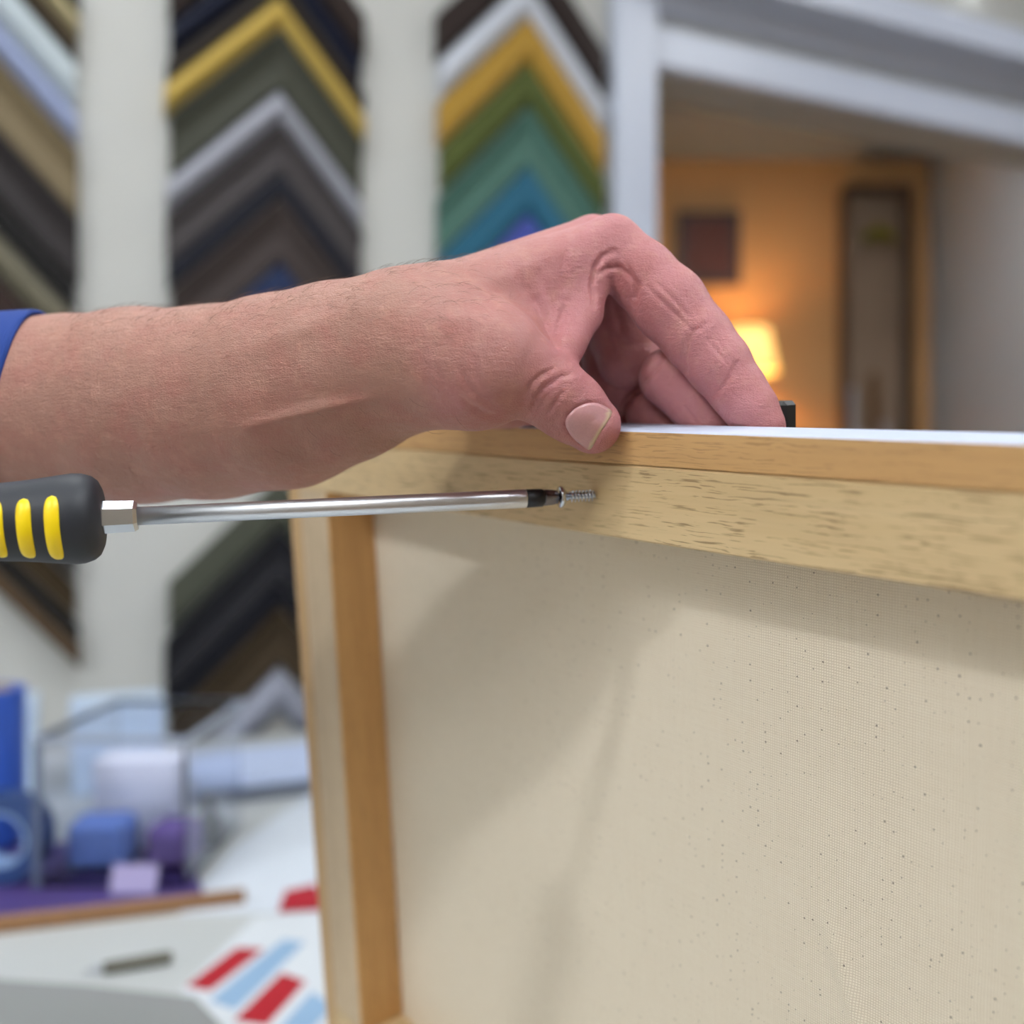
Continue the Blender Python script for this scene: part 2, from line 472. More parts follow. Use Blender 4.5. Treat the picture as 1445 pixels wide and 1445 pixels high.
paper = M('paper', srgb(204, 212, 222), .7)
flat_thing('cutting_mat', [(-60, 1383), (120, 1395), (275, 1412), (330, 1470), (-90, 1470)], .003, M('mat_grey', srgb(138, 140, 140), .8), 'grey cutting mat at the near edge of the counter', 'mat')
flat_thing('paper_sheet', [(252, 1292), (330, 1196), (440, 1120), (520, 1180), (500, 1285)], .0012, paper, 'large white sheet of paper on the counter beside the plastic tub', 'paper')
mould = MB()
a, b = cpt(-80, 1322), cpt(345, 1272)
d = (b - a); L = np.linalg.norm(d); ang = math.atan2(d[1], d[0])
pm = empty('moulding_length', mat=Matrix.Translation(a) @ Matrix.Rotation(ang, 4, 'Z'))
tag(pm, 'brown wooden moulding length lying on the counter', 'moulding')
wd = wood('walnut_strip', srgb(150, 108, 66), srgb(128, 90, 56), srgb(80, 56, 36), 0)
pp = [(-.010, 0), (-.010, .012), (-.004, .016), (.006, .012), (.010, .008), (.010, 0)]
vs = [(x, y, z) for x in (0, L) for y, z in pp]; n = len(pp)
MB().add(vs, [(i, n + i, n + (i + 1) % n, (i + 1) % n) for i in range(n)] + [tuple(range(n)), tuple(range(n, 2 * n))[::-1]]).build('rail', wd, pm)
# pen
a, b = cpt(112, 1372, .006), cpt(243, 1350, .006); d = Vector(b - a); L = d.length
pn = empty('craft_knife', mat=Matrix.Translation(a) @ d.to_track_quat('X', 'Z').to_matrix().to_4x4())
tag(pn, 'slim olive grey craft knife lying alone on the white counter', 'knife')
MB().lathe([(L * .25, .0045), (L * .3, .0055), (L * .9, .006), (L * .97, .0055), (L, .004)], 16).build('handle', M('olive_grip', srgb(92, 90, 78), .5), pn, True)
MB().add([(0, -.0005, -.001), (L * .26, -.0008, -.004), (L * .26, -.0008, .004), (0, .0005, -.001), (L * .26, .0008, -.004), (L * .26, .0008, .004)],
         [(0, 1, 2), (3, 5, 4), (0, 3, 4, 1), (1, 4, 5, 2), (2, 5, 3, 0)]).build('blade', MAT['steel'], pn)
# striped card
def striped():
    lo, hi = cpt(262, 1445), cpt(452, 1250)
    o = flat_thing('striped_card', [(256, 1398), (296, 1500), (470, 1500), (480, 1285), (360, 1296)], .0015, M('card_white', srgb(206, 212, 218), .6), None, None)
    o.name = 'striped_card'
    tag(o, 'white card with slanting red and pale blue stripes on the counter', 'card')
    red = M('stripe_red', srgb(172, 22, 38), .55); blue = M('stripe_blue', srgb(140, 172, 204), .55)
    for nm, m, pts in (('red_stripe', red, [(262, 1392), (296, 1398), (372, 1340), (335, 1337)]),
                       ('blue_stripe', blue, [(296, 1412), (332, 1425), (430, 1330), (400, 1326)]),
                       ('red_stripe', red, [(330, 1440), (376, 1447), (432, 1385), (398, 1373)]),
                       ('blue_stripe', blue, [(372, 1475), (404, 1490), (470, 1420), (440, 1400)])):
        w = [cpt(px, py, .0016) for px, py in pts]
        poly = [(p[0] - o.location.x, p[1] - o.location.y) for p in w]
        ar = sum(poly[i][0] * poly[(i + 1) % 4][1] - poly[(i + 1) % 4][0] * poly[i][1] for i in range(4))
        if ar < 0: poly = poly[::-1]
        MB().prism(poly, .0004, Matrix.Translation((0, 0, .0016))).build(nm, m, o)
striped()
rd = flat_thing('red_tag', [(394, 1287), (402, 1262), (446, 1252), (456, 1284)], .004, M('tag_red', srgb(170, 26, 44), .5), 'small red tag on the white paper beside the frame', 'tag', lift=.0016)
# purple folder, tub and contents
flat_thing('folder', [(-80, 1300), (-60, 1205), (255, 1180), (286, 1262), (240, 1278)], .006, M('purple_card', srgb(74, 58, 120), .5), 'purple folder lying under the clear plastic tub', 'folder', bev=.001)
TX0, TX1 = cpt(52, 1262)[0], cpt(262, 1262)[0]
TY0, TY1 = 1.085, 1.30
TZ = ZC + .0075; TH = .165
tub = empty('plastic_tub', ((TX0 + TX1) / 2, (TY0 + TY1) / 2, TZ))
tag(tub, 'clear plastic tub standing on the purple folder', 'tub')
clear = M('clear_plastic', (.93, .95, 1.), .06, **{'Transmission Weight': 1., 'IOR': 1.2})
hx, hy = (TX1 - TX0) / 2, (TY1 - TY0) / 2
MB().box((-hx, -hy, 0), (hx, hy, .003)).box((-hx, -hy, .003), (-hx + .003, hy, TH)).box((hx - .003, -hy, .003), (hx, hy, TH)).box((-hx + .003, -hy, .003), (hx - .003, -hy + .003, TH)).box((-hx + .003, hy - .003, .003), (hx - .003, hy, TH)).build('tub_wall', clear, tub)
MB().box((-hx - .005, -hy - .005, TH - .006), (hx + .005, -hy, TH)).box((-hx - .005, hy, TH - .006), (hx + .005, hy + .005, TH)).box((-hx - .005, -hy, TH - .006), (-hx, hy, TH)).box((hx, -hy, TH - .006), (hx + .005, hy, TH)).build('rim', M('rim_grey', srgb(150, 160, 180), .3), tub)
MB().box((-hx - .004, -hy - .004, .0), (-hx + .004, -hy + .0, TH - .007)).build('corner_post', M('post_grey', srgb(92, 104, 130), .3), tub)

def roll(name, c, r, rin, wdt, axis, mats, label, cat, group=None):
    """a tape roll: tape ring and cardboard core"""
    root = empty(name, mat=Matrix.Translation(c) @ axis)
    tag(root, label, cat, group)
    for nm, r0, r1, m in (('tape', rin + .003, r, mats[0]), ('core', rin, rin + .0028, mats[1])):
        mb = MB(); N = 40; vs = []
        for (rr, x) in ((r0, -wdt / 2), (r1, -wdt / 2), (r1, wdt / 2), (r0, wdt / 2)):
            vs += [(x, rr * math.cos(2 * math.pi * i / N), rr * math.sin(2 * math.pi * i / N)) for i in range(N)]
        fs = [(k * N + i, ((k + 1) % 4) * N + i, ((k + 1) % 4) * N + (i + 1) % N, k * N + (i + 1) % N) for k in range(4) for i in range(N)]
        mb.add(vs, fs).build(nm, m, root)
    return root
tb = M('tape_blue', srgb(52, 92, 190), .4); tw = M('tape_pale', srgb(140, 168, 220), .4); core = M('core_card', srgb(180, 160, 130), .8)
RZ = Matrix.Rotation(math.radians(90), 4, 'Z'); UP = Matrix.Rotation(math.radians(90), 4, 'Y')
c = cpt(10, 1262); roll('tape_roll', (c[0] - .012, c[1] + .02, ZC + .0075 + .05), .05, .028, .03, RZ, (M('tape_navy', srgb(38, 66, 120), .4), M('core_pale', srgb(150, 180, 220), .6)), 'dark blue tape roll standing on edge left of the clear tub', 'tape roll')
c2 = cpt(-12, 1215); roll('tape_roll', (c2[0] - .03, c2[1] + .04, ZC + .0002 + .105), .047, .03, .19, Matrix.Rotation(math.radians(90), 4, 'Y'), (tb, core), 'tall upright blue film roll behind the dark blue tape roll', 'tape roll')
# inside the tub
def box_thing(name, c, size, rz, mat, label, cat, group=None, bev=.003, lid=None):
    o = MB().box((-size[0] / 2, -size[1] / 2, 0), (size[0] / 2, size[1] / 2, size[2]), None, bev).build(name, mat)
    o.location = c; o.rotation_euler.z = rz
    tag(o, label, cat, group)
    if lid is not None:
        MB().box((-size[0] / 2 - .001, -size[1] / 2 - .001, size[2] * .72), (size[0] / 2 + .001, size[1] / 2 + .001, size[2] + .001), None, bev).build('lid', lid, o)
    return o
tc = Vector(((TX0 + TX1) / 2, (TY0 + TY1) / 2, TZ + .0035))
box_thing('carton', tc + Vector((-.018, .03, 0)), (.10, .055, .108), .04, M('carton_white', srgb(206, 212, 232), .6), 'white carton standing inside the clear tub', 'carton', lid=M('carton_lid', srgb(214, 218, 236), .6))
box_thing('sponge', tc + Vector((-.035, -.045, 0)), (.07, .05, .055), .1, M('sponge_blue', srgb(96, 124, 196), .9), 'blue sponge block at the front inside the clear tub', 'sponge', bev=.008)
box_thing('sponge', tc + Vector((.045, -.04, 0)), (.05, .05, .048), -.1, M('sponge_violet', srgb(104, 84, 150), .9), 'violet sponge block in the right corner of the clear tub', 'sponge', bev=.008)
lb = box_thing('label_card', cpt(206, 1262, .0075), (.050, .0015, .030), .0, M('label_pale', srgb(160, 152, 196), .6), 'small pale card leaning against the front of the clear tub', 'card', bev=.0004)
lb.location = ((TX0 + TX1) / 2 + .03, TY0 - .020, ZC + .0075); lb.rotation_euler.x = math.radians(-22)
# behind the tub
bw = M('box_pale', srgb(196, 214, 234), .5)
c = cpt(20, 1150); box_thing('paper_box', (c[0] - .075, c[1] + .05, ZC), (.15, .09, .15), .4, M('box_ice', srgb(206, 226, 244), .5), 'pale icy blue paper box behind the tape rolls', 'box', lid=bw)
c = cpt(120, 1120); box_thing('paper_box', (c[0] + .03, c[1] + .045, ZC), (.13, .09, .135), .4, bw, 'pale blue paper box against the wall behind the tub', 'box', lid=M('box_lid', srgb(190, 208, 230), .5))
# blue cloth heap
def heap(name, c, sx, sy, h, mat, label, cat, seed):
    r = np.random.default_rng(seed); n = 26; vs = []; fs = []
    ph = r.uniform(0, 6, 8)
    for i in range(n):
        for j in range(n):
            u, v = i / (n - 1) * 2 - 1, j / (n - 1) * 2 - 1
            k = max(0, 1 - (u * u + v * v) ** .8)
            z = h * k * (.75 + .25 * math.sin(5 * u + ph[0] + 2 * v) * math.cos(4 * v + ph[1])) + .004
            vs.append((u * sx * (1 + .1 * math.sin(3 * v + ph[2])), v * sy * (1 + .1 * math.sin(4 * u + ph[3])), z))
    for i in range(n - 1):
        for j in range(n - 1): fs.append((i * n + j, (i + 1) * n + j, (i + 1) * n + j + 1, i * n + j + 1))
    o = MB().add(vs, fs).build(name, mat, None, True); o.location = c
    m = o.modifiers.new('thick', 'SOLIDIFY'); m.thickness = .003; m.offset = -1
    return tag(o, label, cat)
c = cpt(225, 1135); heap('cloth', (c[0] - .006, c[1] - .02, ZC + .004), .055, .05, .075, M('cloth_blue', srgb(74, 112, 206), .9), 'crumpled blue cloth on the counter behind the clear tub', 'cloth', 3)
# tilted silver-grey board and sheets to the right
a = cpt(290, 1165); 
def leaning(name, c, sx, sy, th, rx, rz, mat, label, cat):
    o = MB().box((-sx / 2, -sy / 2, 0), (sx / 2, sy / 2, th), None, .001).build(name, mat)
    o.matrix_world = Matrix.Translation(c) @ Matrix.Rotation(rz, 4, 'Z') @ Matrix.Rotation(rx, 4, 'X')
    return tag(o, label, cat)
c = cpt(372, 1118)
leaning('foam_board', (c[0] - .005, c[1] + .05, ZC + .0235), .24, .20, .012, 0, .42, M('board_pale', srgb(186, 200, 230), .5), 'pale blue foam board lying on a grey block behind the paper sheet', 'board')
leaning('grey_block', (c[0] - .005, c[1] + .05, ZC + .0013), .22, .17, .022, 0, .42, M('block_grey', srgb(128, 136, 152), .6), 'grey block under the pale blue foam board', 'block')
c = cpt(294, 1196)
bt = empty('glue_bottle', (c[0], c[1], ZC + .0013)); tag(bt, 'small black glue bottle standing right of the clear tub', 'bottle')
YU = Matrix.Rotation(math.radians(-90), 4, 'Y')
MB().lathe([(0, .013), (.002, .0145), (.036, .0145), (.043, .008), (.046, .006)], 24, YU).build('body', M('bottle_black', srgb(34, 32, 38), .35), bt, True)
MB().lathe([(.046, .0075), (.058, .0065), (.068, .003)], 20, YU).build('cap', M('cap_black', srgb(20, 20, 22), .4), bt, True)

# ------------------------------------------------------------------ room beyond: lamp, picture, rack
LD = 3.86
lp = at(1056, 487, LD)
tbl = empty('side_table', (lp[0], LD, 0)); tag(tbl, 'small brown side table under the glowing lamp', 'table')
TT = lp[2] - .36
br = wood('brown_table', srgb(110, 72, 44), srgb(92, 58, 34), srgb(60, 36, 20), 0)
MB().box((-.26, -.18, TT - .03), (.26, .18, TT), None, .004).build('tabletop', br, tbl)
for sx in (-1, 1):
    for sy in (-1, 1):
        MB().box((sx * .22 - .02, sy * .16 - .02, 0), (sx * .22 + .02, sy * .16 + .02, TT - .03), None, .003).build('leg', br, tbl)
lamp = empty('table_lamp', (lp[0], LD, TT)); tag(lamp, 'small table lamp with a glowing warm yellow shade', 'lamp')
MB().lathe([(0, .07), (.012, .07), (.03, .03), (.08, .05), (.14, .055), (.2, .02), (.25, .012), (.27, .012)], 28, YU).build('base', M('lamp_base', srgb(90, 60, 40), .4), lamp, True)
sh = M('lamp_shade', srgb(250, 214, 150), .8); emis(sh, (1., .56, .13), 1.2)
mb = MB(); N = 36
vs = [(r * math.cos(2 * math.pi * i / N), r * math.sin(2 * math.pi * i / N), z) for (r, z) in ((.115, .25), (.08, .42), (.078, .42), (.113, .25)) for i in range(N)]
mb.add(vs, [(k * N + i, k * N + (i + 1) % N, (k + 1) % 4 * N + (i + 1) % N, (k + 1) % 4 * N + i) for k in range(4) for i in range(N)]).build('shade', sh, lamp, True)
bl = bpy.data.lights.new('lamp_bulb', 'POINT'); bl.energy = 6; bl.color = (1, .62, .28); bl.shadow_soft_size = .04
bo = bpy.data.objects.new('lamp_bulb', bl); COL.objects.link(bo); bo.location = (lp[0], LD, TT + .335)
pc = at(1000, 350, IY - .02)
pic = empty('wall_picture', (pc[0], IY - .004, pc[2])); tag(pic, 'small dark red picture hanging on the ochre wall above the lamp', 'picture')
dk = M('dark_frame', srgb(48, 26, 20), .5)
MB().box((-.13, -.022, -.15), (-.10, 0, .15)).box((.10, -.022, -.15), (.13, 0, .15)).box((-.10, -.022, .12), (.10, 0, .15)).box((-.10, -.022, -.15), (.10, 0, -.12)).build('frame', dk, pic)
MB().box((-.10, -.010, -.12), (.10, -.002, .12)).build('print', M('dark_red_print', srgb(78, 34, 24), .6), pic)
# rack of moulding lengths against the far wall
rx0, rx1 = at(1203, 300, IY - .2)[0], at(1300, 300, IY - .2)[0]
rt = at(1250, 250, IY - .2)[2]
rk = empty('moulding_rack', ((rx0 + rx1) / 2, IY - .012, 0)); tag(rk, 'tall dark rack of moulding lengths standing against the ochre wall', 'rack')
hw = (rx1 - rx0) / 2; dk2 = M('rack_brown', srgb(84, 66, 52), .6)
MB().box((-hw, -.02, .0), (hw, -.003, rt), None, .002).build('back_panel', M('rack_back', srgb(140, 118, 98), .7), rk)
for sx in (-1, 1):
    MB().box((sx * hw - .015 if sx > 0 else -hw, -.11, 0), (hw if sx > 0 else -hw + .015, -.021, rt), None, .002).build('side_panel', dk2, rk)
MB().box((-hw + .016, -.11, rt - .02), (hw - .016, -.021, rt), None, .002).build('top_panel', dk2, rk)
MB().box((-hw + .016, -.11, 0), (hw - .016, -.021, .05), None, .002).build('bottom_panel', dk2, rk)
lens = [(-.095, (176, 172, 176), 'grey', 1.80), (-.055, (190, 186, 194), 'silver grey', 1.62), (-.005, (150, 104, 56), 'ochre brown', 1.86), (.04, (172, 164, 168), 'ash grey', 1.66), (.085, (170, 174, 206), 'slate blue', 1.55)]
for (ox, rgb, nm, hh) in lens:
    r = empty('moulding_length', ((rx0 + rx1) / 2 + ox, IY - .012 - .055, .0505))
    tag(r, '%s moulding length standing upright in the far rack' % nm, 'moulding', 'moulding lengths in the far rack')
    pp = [(-.016, 0), (.016, 0), (.016, .012), (.006, .02), (-.010, .024), (-.016, .018)]
    vs = [(x, -y, z) for z in (0, hh) for x, y in pp]; n = len(pp)
    MB().add(vs, [(i, n + i, n + (i + 1) % n, (i + 1) % n) for i in range(n)] + [tuple(range(n)), tuple(range(n, 2 * n))[::-1]]).build('rail', dyed(rgb), r)
gz = at(1255, 318, IY - .2)[2]
g = empty('frame_corner_sample', ((rx0 + rx1) / 2 + .005, IY - .012 - .012 - .07, gz))
tag(g, 'yellow green corner sample hung high in the far rack', 'frame sample')
for sx in (-1, 1):
    vs = []
    for x in (0, .06 * sx):
        for (z, y) in ((.03, 0), (.03, -.02), (-.01, -.02), (-.01, 0)): vs.append((x, y, z - abs(x) * .6))
    MB().add(vs, [(0, 1, 5, 4), (1, 2, 6, 5), (2, 3, 7, 6), (3, 0, 4, 7), (0, 3, 2, 1), (4, 5, 6, 7)]).build('moulding_arm', dyed((150, 140, 40)), g)

# ------------------------------------------------------------------ the canvas and its frame, close up
Dv = np.array([-342 - CC, F, -(568 - CC)]); Dv /= np.linalg.norm(Dv)
Vv = np.array([.0395, .141, -1.]); Vv -= Vv.dot(Dv) * Dv; Vv /= np.linalg.norm(Vv)
EX, UPV = -Dv, -Vv
NV = np.cross(UPV, EX)                       # away from the camera, through the canvas
OV = near(1445, 625, 273)
FM = Matrix(((EX[0], NV[0], UPV[0], OV[0]), (EX[1], NV[1], UPV[1], OV[1]), (EX[2], NV[2], UPV[2], OV[2]), (0, 0, 0, 1)))
FMI = FM.inverted()
def mm(*a): return tuple(x * .001 * K for x in a)
S_L, S_R, SW, BH, TD = -486., 330., 56., 45., 35.
ZB = -(OV[2] + S_R * .001 * K * EX[2] - ZC) / UPV[2] / (.001 * K) + 1.0      # bottom, resting on the counter
SEAM = -14.
fr = empty('picture_frame', mat=FM)
tag(fr, 'white painted picture frame with bare wood back, round the canvas', 'picture frame')
# outer frame: bare wood behind, painted white outside
def frame_rail(lo, hi, axis, mat):
    o = MB().box(mm(*lo), mm(*hi), None, .0006 * K).build('frame_rail', mat, fr)
    o.data.materials.append(MAT['white_paint'])
    for p in o.data.polygons:
        nn = p.normal
        c = p.center
        if nn.y > .5 or (axis == 't' and nn.z > .5) or (axis == 'l' and nn.x < -.5) or (axis == 'r' and nn.x > .5) or (axis == 'b' and nn.z < -.5):
            p.material_index = 1
    return o
SO = 15.
frame_rail((S_L, 0, SEAM), (S_R, TD, 0), 't', MAT['wood_strip'])
frame_rail((S_L, 0, ZB + SO), (S_L + SO, TD, SEAM - .05), 'l', MAT['wood_strip_z'])
frame_rail((S_R - SO, 0, ZB + SO), (S_R, TD, SEAM - .05), 'r', MAT['wood_strip_z'])
frame_rail((S_L, 0, ZB), (S_R, TD, ZB + SO - .05), 'b', MAT['wood_strip'])
st = empty('stretched_canvas', mat=FM)
tag(st, 'raw linen canvas on pale wooden stretcher bars, seen from behind', 'canvas')
g = .25
MB().box(mm(S_L + SO + g, .15, -BH), mm(S_R - SO - g, TD - 2, SEAM - g), None, .0008 * K).build('stretcher_bar', MAT['wood_bar'], st)
lb_ = MB().box(mm(S_L + SO + g, .15, ZB + SO + BH), mm(S_L + SW, TD - 2, -BH - .1), None, .0008 * K).build('stretcher_bar', MAT['wood_bar_z'], st)
lb_.data.materials.append(wood('honey_edge', srgb(214, 168, 110), srgb(198, 150, 92), srgb(112, 76, 40), 2, .5))
for p in lb_.data.polygons:
    if p.normal.x > .5: p.material_index = 1
MB().box(mm(S_R - SW, .15, ZB + SO + BH), mm(S_R - SO - g, TD - 2, -BH - .1), None, .0008 * K).build('stretcher_bar', MAT['wood_bar_z'], st)
MB().box(mm(S_L + SO + g, .15, ZB + SO + g), mm(S_R - SO - g, TD - 2, ZB + SO + BH - .1), None, .0008 * K).build('stretcher_bar', MAT['wood_bar'], st)
# canvas sheet with faint slack and a crease
def canvas_sheet():
    nx, nz = 260, 150
    xs = np.linspace(S_L + SO + 1, S_R - SO - 1, nx); zs = np.linspace(ZB + SO + 1, SEAM - 1, nz)
    X, Z = np.meshgrid(xs, zs, indexing='ij')
    Yo = np.full_like(X, TD - 1.6)
    inside = np.clip((X - (S_L + SW)) / 40, 0, 1) * np.clip((-BH - Z) / 40, 0, 1)
    Yo = Yo + inside * (.5 * np.sin(X / 47 + Z / 90) * np.sin(Z / 61 + 1) )
    # the crease seen low on the right
    p0, p1 = CREASE
    dx, dz = p1[0] - p0[0], p1[1] - p0[1]; L = math.hypot(dx, dz)
    tt = ((X - p0[0]) * dx + (Z - p0[1]) * dz) / L / L; dist = ((X - p0[0]) * dz - (Z - p0[1]) * dx) / L
    Yo = Yo - 2.6 * np.exp(-(dist / 3.5) ** 2) * np.clip(tt * 3, 0, 1) * (tt < 1.6)
    vs = [mm(a, b, c) for a, b, c in zip(X.ravel(), Yo.ravel(), Z.ravel())]
    fs = [(i * nz + j, (i + 1) * nz + j, (i + 1) * nz + j + 1, i * nz + j + 1) for i in range(nx - 1) for j in range(nz - 1)]
    o = MB().add(vs, fs).build('canvas_sheet', MAT['canvas'], st, True)
    m = o.modifiers.new('thick', 'SOLIDIFY'); m.thickness = .0004; m.offset = 0
def on_frame(px, py, nmm):
    """frame-local mm of the point seen at (px,py) on the plane y=nmm"""
    o = Vector((0, 0, H)); r = Vector(near(px, py, 1000.) - np.array([0, 0, H]))
    ol = FMI @ o; rl = FMI.to_3x3() @ r
    t = (nmm * .001 * K - ol.y) / rl.y
    q = ol + rl * t
    return q / (.001 * K)
_a, _b = on_frame(1165, 1280, TD - 1.6), on_frame(1212, 1445, TD - 1.6)
CREASE = ((_a.x, _a.z), (_b.x, _b.z))
canvas_sheet()

# ------------------------------------------------------------------ screw and screwdriver
tipl = on_frame(841, 699, -.3)
TIPW = FM @ (tipl * (.001 * K))
HW = Vector(near(75, 733.5, 366))
ax = (HW - TIPW).normalized()
AXM = Matrix.Translation(TIPW) @ ax.to_track_quat('X', 'Z').to_matrix().to_4x4()     # x from screw tip towards the handle
dist_of = lambda px: (lambda a: (a[0] / F * 0 + (TIPW - Vector((0, 0, H))).dot(Vector((1, -a[0], 0))) / -(ax.x - a[0] * ax.y)))(((px - CC) / F,))
def xl(px): return dist_of(px)               # distance along the axis to photo column px
def rp(px, halfpx): return halfpx / F * (TIPW + ax * xl(px)).y
sc = empty('wood_screw', mat=AXM); tag(sc, 'small zinc wood screw on the driver tip, touching the wooden bar', 'screw')
xh = xl(793)
def thread():
    N, M_ = 20, 150; vs = []; fs = []
    pitch = xh * .80 / 8.0
    rr, ro = rp(820, 4.2), rp(820, 9.3)
    for j in range(M_ + 1):
        x = xh * .80 * j / M_
        for i in range(N):
            a = 2 * math.pi * i / N
            ph = (x / pitch - i / N) % 1
            tri = max(0, 1 - abs(ph - .5) * 3.6)
            env = min(1, x / (xh * .12)) * min(1., (xh * .80 - x) / (xh * .04) + .0)
            r = (rr + (ro - rr) * tri) * (.35 + .65 * min(1, x / (xh * .10)))
            if env < 1: r = min(r, rr + (ro - rr) * tri * env) if x > xh * .5 else r
            vs.append((x, r * math.cos(a), r * math.sin(a)))
    for j in range(M_):
        for i in range(N):
            k = (i + 1) % N
            fs.append((j * N + i, (j + 1) * N + i, (j + 1) * N + k, j * N + k))
    fs += [tuple(range(N)), tuple(M_ * N + i for i in range(N))[::-1]]
    MB().add(vs, fs).build('threaded_shank', MAT['chrome'], sc, True)
thread()
rh = rp(790, 15.5)
hd = MB().lathe([(xh * .79, rp(800, 5.)), (xh * .85, rp(800, 6.6)), (xh * .93, rh * .72), (xh * 1.0, rh * .97), (xh * 1.02, rh), (xh * 1.07, rh), (xh * 1.085, rh * .93), (xh * 1.088, rh * .5)], 32).build('screw_head', MAT['chrome'], sc, True)
dr = empty('screwdriver', mat=AXM); tag(dr, 'screwdriver with black and yellow handle pointing at the screw', 'screwdriver')
r0 = rp(745, 13.2); x0 = xl(742); x1 = xl(193); xb0 = xl(769)
MB().lathe([(x0, r0 * .97), (x0 + .0006, r0), (x1, rp(200, 13.0))], 40).build('shaft', MAT['steel'], dr, True)
tipm = MB().lathe([(xb0 + .0004, r0 * .80), (xb0 + .0012, r0 * .97), (x0 - .0002, r0 * .99)], 40).build('tip_sleeve', MAT['tip'], dr, True)
def flute(x, a, r):
    k = min(1, max(0, (xb0 - x) / (xb0 - xh * 1.09)))
    return r * (1 - .48 * (abs(math.sin(2 * a)) ** 2) * min(1, .35 + k))
MB().lathe([(xh * 1.092, rp(788, 5.)), (xh * 1.12, rp(788, 9.)), ((xh + xb0) / 2, rp(780, 10.5)), (xb0, rp(770, 11.5)), (xb0 + .0003, rp(770, 11.5))], 48, None, True, flute).build('phillips_bit', MAT['bit'], dr, True)
xf0, xf1 = xl(194), xl(138)
hexf = lambda x, a, r: r * (1. / max(.86, math.cos(((a + math.pi / 6) % (math.pi / 3)) - math.pi / 6))) * .94
MB().lathe([(xf0 - .0002, rp(190, 17)), (xf0 + .001, rp(190, 20)), (xf1, rp(145, 21.5))], 48, None, True, hexf).build('bolster', MAT['chrome'], dr, False)
hp = [(146, 12), (145.5, 30), (144, 44), (139, 54), (131, 60), (118, 64), (104, 64.5), (85, 62.5), (60, 59.5), (30, 56.5), (0, 54.5), (-40, 54), (-80, 56), (-130, 60), (-180, 60), (-230, 56), (-262, 46), (-275, 26), (-278, 6)]
def hr(px):
    for (a, b) in zip(hp, hp[1:]):
        if b[0] <= px <= a[0]:
            k = (a[0] - px) / (a[0] - b[0] + 1e-9); return rp(75, a[1] + (b[1] - a[1]) * k)
    return rp(75, 54)
handle = MB().lathe([(xl(p), rp(75, r)) for p, r in hp], 64).build('handle', MAT['rubber'], dr, True)
# yellow inlays on the side that faces the camera
Lq = AXM.to_3x3().inverted() @ Vector((0, -1, 0)); LU = AXM.to_3x3().inverted() @ Vector((0, 0, 1))
af = math.atan2(Lq.z, Lq.y); au = math.atan2(LU.z, LU.y)
sgn = 1 if ((au - af + math.pi) % (2 * math.pi) - math.pi) > 0 else -1
for pc_ in (86, 47, 8, -32, -72, -112):
    vs = []; fs = []; nu, nv = 12, 40
    for off in (1.0, 0.):
        for j in range(nv + 1):
            e = (j / nv) * 2 - 1
            a = af + sgn * math.radians(-16 + 47 * e)
            wdt = 10.5 * (1 - abs(e) ** 6) ** .5 + .15
            for i in range(nu + 1):
                u = i / nu * 2 - 1
                px = pc_ + u * wdt
                bulge = (1 - u * u * .9) * .0009 * (1 - abs(e) ** 8)
                r = hr(px) + (bulge if off else -.0015)
                vs.append((xl(px), r * math.cos(a), r * math.sin(a)))
    n1 = (nu + 1) * (nv + 1)
    for j in range(nv):
        for i in range(nu):
            q = (j * (nu + 1) + i, j * (nu + 1) + i + 1, (j + 1) * (nu + 1) + i + 1, (j + 1) * (nu + 1) + i)
            fs.append(q); fs.append(tuple(n1 + k for k in q[::-1]))
    ring = [i for i in range(nu + 1)] + [j * (nu + 1) + nu for j in range(1, nv + 1)] + [nv * (nu + 1) + i for i in range(nu - 1, -1, -1)] + [j * (nu + 1) for j in range(nv - 1, 0, -1)]
    for a_, b_ in zip(ring, ring[1:] + ring[:1]): fs.append((b_, a_, n1 + a_, n1 + b_))
    o = MB().add(vs, fs).build('grip_inlay', MAT['yellow'], handle, True)
    o['label'] = 'yellow grip inlay'

# ------------------------------------------------------------------ small black clamp behind the fingertip
q = on_frame(1115, 598, TD + 20)
cl = empty('spring_clamp', mat=FM @ Matrix.Translation(Vector((q.x, TD + .4, 0)) * (.001 * K)))
tag(cl, 'small black clamp behind the frame next to the index fingertip', 'clamp')
MB().box(mm(-26, 0, -52), mm(2, 28, -32), None, .0012).build('jaw', MAT['black'], cl)
MB().box(mm(-10, 18, -32), mm(-1.5, 27, 9.0), None, .0015).build('lever', MAT['black'], cl)

# ------------------------------------------------------------------ the hand and forearm (one continuous surface)
def smin(a, b, k):
    h = np.maximum(k - np.abs(a - b), 0) / k
    return np.minimum(a, b) - h * h * k * .25

VX = .65
LO = np.array([-360., 335., -25.]); HI = np.array([140., 535., 150.])
DIM = np.ceil((HI - LO) / VX).astype(int)
AX = [LO[i] + VX * np.arange(DIM[i]) for i in range(3)]
def hpnt(px, py, d): return np.array([(px - CC) / F * d, d, -(py - CC) / F * d])

